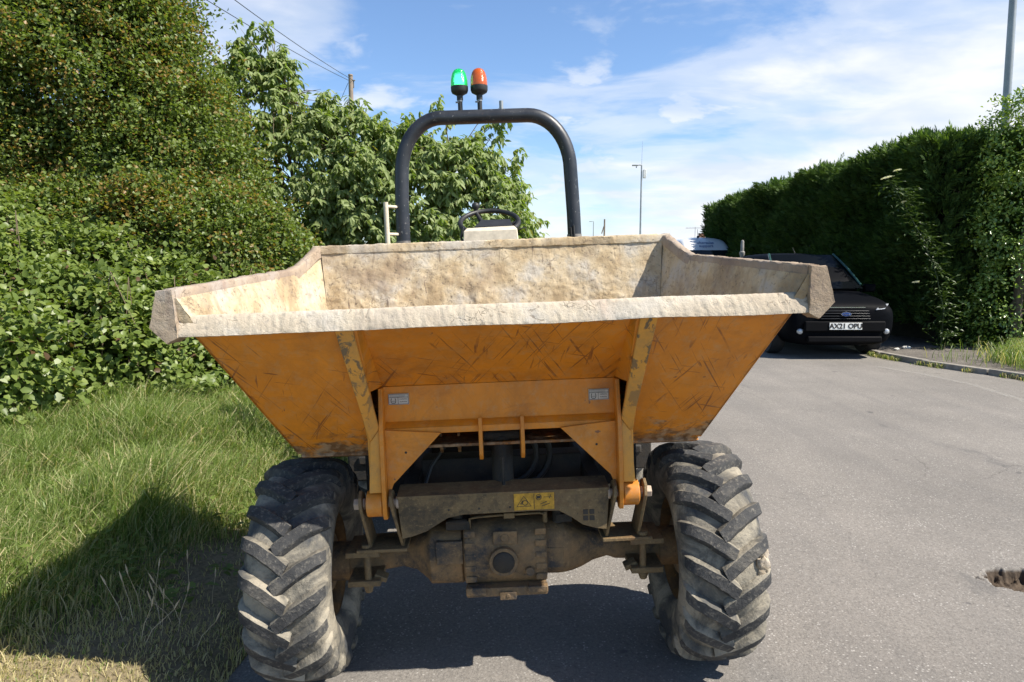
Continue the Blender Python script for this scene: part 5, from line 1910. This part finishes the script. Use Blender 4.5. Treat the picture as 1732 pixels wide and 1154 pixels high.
for sx in (1, -1):
    sg = MB()
    sg.hexa([(sx * .868, 1.5, 1.12), (sx * .868, 3.9, 1.12), (sx * .68, 3.8, 1.60), (sx * .71, 1.95, 1.60),
             (sx * .85, 1.5, 1.12), (sx * .85, 3.9, 1.12), (sx * .66, 3.8, 1.60), (sx * .69, 1.95, 1.60)])
    sg.build('side_window', GLASS, bk)
    hl = MB()
    hl.hexa([(sx * .50, -0.005, .80), (sx * .66, .02, .82), (sx * .80, .16, .90), (sx * .58, .07, .875),
             (sx * .50, .10, .80), (sx * .66, .12, .82), (sx * .80, .26, .90), (sx * .58, .17, .875)])
    hl.build('headlight', LAMPG, bk, bevel=.01)
    fg = MB()
    fg.lathe([(0, -.035), (.03, -.035), (.045, -.02), (.05, .06)], (sx * .70, .03, .455), 'y', 20)
    fg.build('fog_light', LAMPG, bk, smooth=50)
    mr = MB()
    mr.box((sx * 1.02, 1.25, 1.12), (.20, .10, .14))
    mr.box((sx * .92, 1.27, 1.07), (.12, .05, .05))
    mr.build('wing_mirror', PB, bk, bevel=.03)
    for y in (.85, 3.55):
        car_wheel(bk, sx * .93, y, .32, .21)
gr = MB()
for k_ in range(4):
    gr.box((0, -.035, .665 + .042 * k_), (.80 - .02 * k_, .03, .010))
GR = gr.build('grille', simple('grille_trim', (0.02, .021, .025), .4, .2, .1, 9, 0), bk, bevel=.003)
tr_ = MB()
tr_.box((0, -.030, .848), (.62, .02, .008))
tr_.build('bonnet_edge', CHROME, bk)
bp = MB()
bp.box((0, -.02, .54), (1.30, .06, .17))
bp.box((0, -.01, .33), (1.20, .10, .10))
bp.build('bumper', simple('bumper_plastic', (.003, .003, .004), .7, 0, .2, 10, .05, Specular_IOR_Level=0.1), bk, bevel=.02)
em = MB()
em.lathe([(0, -.058), (.060, -.058), (.066, -.052), (.068, -.03)], (0, 0, 0), 'y', 32)
EM = em.build('emblem', [CHROME], bk, smooth=40)
EM.scale = (1.28, 1, .52)
EM.location = (0, -.005, .738)
eb = MB()
eb.lathe([(0, -.060), (.056, -.060), (.058, -.058)], (0, 0, 0), 'y', 32)
eb.build('emblem_field', simple('emblem_blue', (.015, .05, .20), .25, 0, .1, 9, 0), EM, smooth=40)
sc_ = MB()
sc_.tube([(-.038, -.062, -.012), (-.030, -.062, .018), (-.012, -.062, .012), (-.020, -.062, -.010), (-.004, -.062, -.006), (.006, -.062, .006), (.016, -.062, -.008), (.026, -.062, .004), (.030, -.062, .022), (.034, -.062, -.012), (.044, -.062, .0)], .0035, 6)
sc_.build('emblem_script', CHROME, EM)
pt = MB()
pt.box((0, -.058, .545), (.525, .008, .112))
PT = pt.build('number_plate', PLATE, bk, bevel=.003)
text_mesh('plate_characters', 'AX21 OPU', .112, INK, PT, (0, -.064, .545), .0015, 'CENTER', .0035)
an_ = MB()
an_.tube([(0.1, 2.3, 1.75), (.1, 2.42, 1.86)], [.006, .003], 6)
an_.build('aerial', BLKPL, bk)

# white high-roof van
wv_ = empty('parked_van', (6.6, 21.9, 0.05))
tag(wv_, 'white high roof van with lettering above its windscreen parked in the distance behind the skip', 'van')
PW = paint('white_van_paint', (0.78, 0.79, 0.80), .3)


def vp(wb, zb, wm, zm, wr, zr):
    return [(0, zb), (wb, zb), (wb + .02, zb + .1), (wm, zm - .3), (wm, zm), (wm - .04, zm + .3), (wr + .06, zr - .25), (wr, zr - .08), (wr - .18, zr), (0, zr + .03)]


secs = [(0.0, vp(.80, .30, .84, .60, .80, .95)), (0.08, vp(.90, .25, .95, .7, .86, 1.08)), (0.70, vp(.94, .25, .98, .9, .86, 1.32)), (1.05, vp(.95, .25, .99, 1.0, .82, 1.75)), (1.50, vp(.95, .25, .99, 1.1, .78, 2.22)),
        (1.95, vp(.95, .25, .99, 1.1, .76, 2.46)), (2.5, vp(.95, .25, .99, 1.1, .78, 2.50)), (5.6, vp(.95, .25, .99, 1.1, .80, 2.50)), (5.75, vp(.92, .28, .96, 1.1, .78, 2.44))]
loft_car(secs).build('body', PW, wv_, sub=2, smooth=60)
ws = MB()
ws.grid(lambda u, v: ((-1 + 2 * u) * (0.84 - .09 * v), 0.66 + .70 * v - .10 * (1 - (2 * u - 1) ** 2), 1.34 + .70 * v), 16, 10)
ws.build('windscreen', GLASS, wv_, smooth=60)
for sx in (1, -1):
    hl = MB()
    hl.hexa([(sx * .60, -.01, .75), (sx * .88, .06, .78), (sx * .90, .22, 1.02), (sx * .64, .06, .95), (sx * .60, .1, .75), (sx * .88, .2, .78), (sx * .90, .3, 1.02), (sx * .64, .2, .95)])
    hl.build('headlight', LAMPG, wv_, bevel=.01)
    mr = MB()
    mr.box((sx * 1.14, .95, 1.35), (.16, .12, .36))
    mr.box((sx * 1.04, .98, 1.25), (.16, .05, .06))
    mr.build('wing_mirror', BLKPL, wv_, bevel=.03)
    for y in (.95, 4.5):
        car_wheel(wv_, sx * .98, y, .35, .22)
gr = MB()
for k_ in range(4):
    gr.box((0, -.02, .62 + .07 * k_), (1.0, .04, .03))
gr.build('grille', BLKPL, wv_, bevel=.004)
LB = simple('van_lettering', (0.10, 0.16, 0.30), .5, 0, .1, 9, 0)
tx = text_mesh('lettering', 'aftersales\nsupport', .15, LB, wv_, (-.05, 1.40, 2.235), .004, 'CENTER', .002)
tx.rotation_euler = (R(-42), 0, 0)
ae = MB()
ae.tube([(-.12, 2.15, 2.50), (-.13, 2.2, 2.78)], [.010, .006], 6)
ae.lathe([(0, .07), (.035, .06), (.045, .02), (.04, 0)], (-.12, 2.15, 2.49), 'z', 16)
ae.build('aerial', BLKPL, wv_)

# ================================================================ posts, poles, lamps, house
pm = MB()
pm.cyl((0, 0, 0), (0, 0, 10.1), .13, .10, 16)
pm.cyl((0, -.02, 10.1), (0, -.02, 10.16), .11, .10, 16)
tp = pm.build('telegraph_pole', POLEW, None)
tp.location = (-7.3, 32.0, 0)
tag(tp, 'weathered wooden telegraph pole rising behind the cherry tree', 'pole')
ir = MB()
ir.box((.13, 0, 9.75), (.04, .04, .35))
ir.cyl((.10, -.02, 9.9), (.20, -.02, 9.9), .03)
ir.build('bracket', BARE, tp)
for i in range(5):
    ir = MB()
    ir.cyl((-.22 + (i % 2) * .2, 0, 6.2 + i * .4), (.02 + (i % 2) * .2, 0, 6.2 + i * .4), .012)
    ir.build('step_iron', BARE, tp)
for (x0, x1, z1, lab) in ((-7.42, -8.65, 7.3, 'lower left of two long black wires running up from the wooden pole'),
                          (-7.20, -7.00, 7.2, 'upper right of two long black wires running up from the wooden pole')):
    wr_ = MB()
    a, b = Vector((x0, 32, 9.92)), Vector((x1, -2, z1))
    wr_.tube([a.lerp(b, i / 30) + Vector((0, 0, -.5 * 4 * (i / 30) * (1 - i / 30))) for i in range(31)], .011, 6)
    tag(wr_.build('overhead_wire', BLKPL, None), lab, 'wire', 'wires strung from the wooden pole')
wr_ = MB()
wr_.tube([(-7.42, 32, 9.8), (-8.2, 32.6, 8.6), (-9.4, 33.5, 7.0), (-10.5, 34, 5.6)], .011, 6)
tag(wr_.build('overhead_wire', BLKPL, None), 'short stay wire dropping from the wooden pole into the tree', 'wire', 'wires strung from the wooden pole')


def lamp_post(loc, h, label, box=True, arm=-1):
    lp = MB()
    lp.cyl((0, 0, 0), (0, 0, 1.4), .09, .085, 16)
    lp.cyl((0, 0, 1.4), (0, 0, h), .07, .05, 16)
    o = lp.build('street_lamp', GREY, None)
    o.location = loc
    tag(o, label, 'street lamp', 'street lamps along the road')
    hd_ = MB()
    hd_.box((arm * .25, 0, h + .02), (.50, .09, .06))
    hd_.box((arm * .42, 0, h + .0), (.42, .20, .07))
    H_ = hd_.build('lamp_head', GREY, o, bevel=.015)
    if box:
        bx_ = MB()
        bx_.box((.20, 0, h - .55), (.20, .18, .55))
        bx_.build('equipment_box', simple('cabinet_grey', (.62, .62, .60), .5), o, bevel=.02)
        wp = MB()
        wp.cyl((0, 0, h), (0.02, 0, h + 1.55), .012, .006, 6)
        wp.cyl((arm * .35, 0, h - .16), (arm * .35, 0, h - .03), .04, .02, 10)
        wp.build('aerial', GREY, o)
    return o


lamp_post((8.55, 46, 0), 8.15, 'slim grey street lamp with a box and whip aerial beyond the back of the skip', True)
lamp_post((11.9, 101, 0), 8.0, 'tiny farthest grey street lamp just right of the roll bar', False)
lb = MB()
lb.cyl((0, 0, 0), (-0.12, 0, 9.5), .075, .055, 18)
nl = lb.build('lamp_column', GREY, None)
nl.location = (8.97, 12.7, 0)
tag(nl, 'thick grey metal column rising behind the hedge at the right edge', 'lamp column')
ps = MB()
ps.cyl((0, 0, 0), (0.05, 0, 7.2), .14, .10, 10)
ps.box((-.16, 0, 5.9), (.12, .12, .9), rot=(0, .3, 0))
pp = ps.build('wooden_post', POLEW, None)
pp.location = (11.2, 84, 0)
tag(pp, 'short looking dark wooden pole far away between the roll bar and the street lamp', 'pole')
gp = MB()
gp.lathe([(.045, 0), (.045, 1.78), (.062, 1.80), (.062, 1.86), (.04, 1.88), (.036, 2.10), (.028, 2.13), (0, 2.14)], (0, 0, 0), 'z', 18)
go_ = gp.build('marker_post', simple('pale_post', (.24, .235, .22), .7), None)
go_.location = (5.35, 16.0, 0.02)
tag(go_, 'pale round post standing against the dark hedge behind the black car', 'post')
# far bungalow: chimney, roof and TV aerial
ho_ = empty('bungalow', (18.5, 66, 0))
tag(ho_, 'far bungalow whose roof and chimney show just above the white van', 'house')
hb_ = MB()
hb_.box((0, 0, 1.25), (9, 7, 2.5))
hb_.build('wall', simple('render_wall', (.45, .40, .34), .9), ho_)
hr_ = MB()
hr_.prism([(-3.9, 2.4), (3.9, 2.4), (0, 4.0)], -4.8, 4.8, 'x')
HR = hr_.build('roof', simple('tile_roof', (.20, .11, .08), .9, 0, .3, 20, .5), ho_)
hc_ = MB()
hc_.box((-.35, 0, 4.2), (.5, .55, .9))
hc_.build('chimney', simple('chimney_brick', (.26, .13, .09), .9, 0, .3, 20), HR)
for x in (-3, 0, 3):
    hw = MB()
    hw.box((x, -3.52, 1.4), (1.4, .05, 1.1))
    hw.build('window', GLASS, ho_)
ha = MB()
ha.cyl((-1.0, 0, 3.9), (-1.0, 0, 5.25), .02)
ha.cyl((-1.9, 0, 5.15), (0.0, 0, 5.18), .018)
for i in range(7):
    ha.cyl((-1.8 + i * .28, -.25, 5.165), (-1.8 + i * .28, .25, 5.165), .012)
ha.build('television_aerial', BARE, HR)
# pale lumps added for the patches of light falling through the hedge
for i, (x, y, s_, lab) in enumerate(((6.50, 11.45, .05, 'small pale lump in place of a light patch on the shaded pavement beside the front of the black car'),
                                     (6.75, 11.6, .07, 'larger flat pale lump in place of a light patch farther right under the dark hedge'))):
    sb2 = MB()
    n_ = 12
    vs, fs = [], []
    for j in range(n_ + 1):
        for k_ in range(2 * n_):
            ph, th = math.pi * j / n_, math.pi * k_ / n_
            dv = Vector((math.sin(ph) * math.cos(th), math.sin(ph) * math.sin(th), math.cos(ph)))
            rr = s_ * (1 + .4 * mnoise.noise(dv * 1.8 + Vector((i * 5, 0, 0))))
            vs.append((dv.x * rr, dv.y * rr * .7, dv.z * rr * .42 + s_ * .3))
    for j in range(n_):
        for k_ in range(2 * n_):
            a, b = j * 2 * n_ + k_, j * 2 * n_ + (k_ + 1) % (2 * n_)
            fs.append((a, b, b + 2 * n_, a + 2 * n_))
    sb2.add(vs, fs)
    o = sb2.build('pale_light_patch', simple('pale_light_patch', (.6, .58, .52), .9, 0, .2, 20, .4), None, smooth=30)
    o.location = (x, y, .15)
    tag(o, lab, 'stone', 'pale light patches on the pavement')
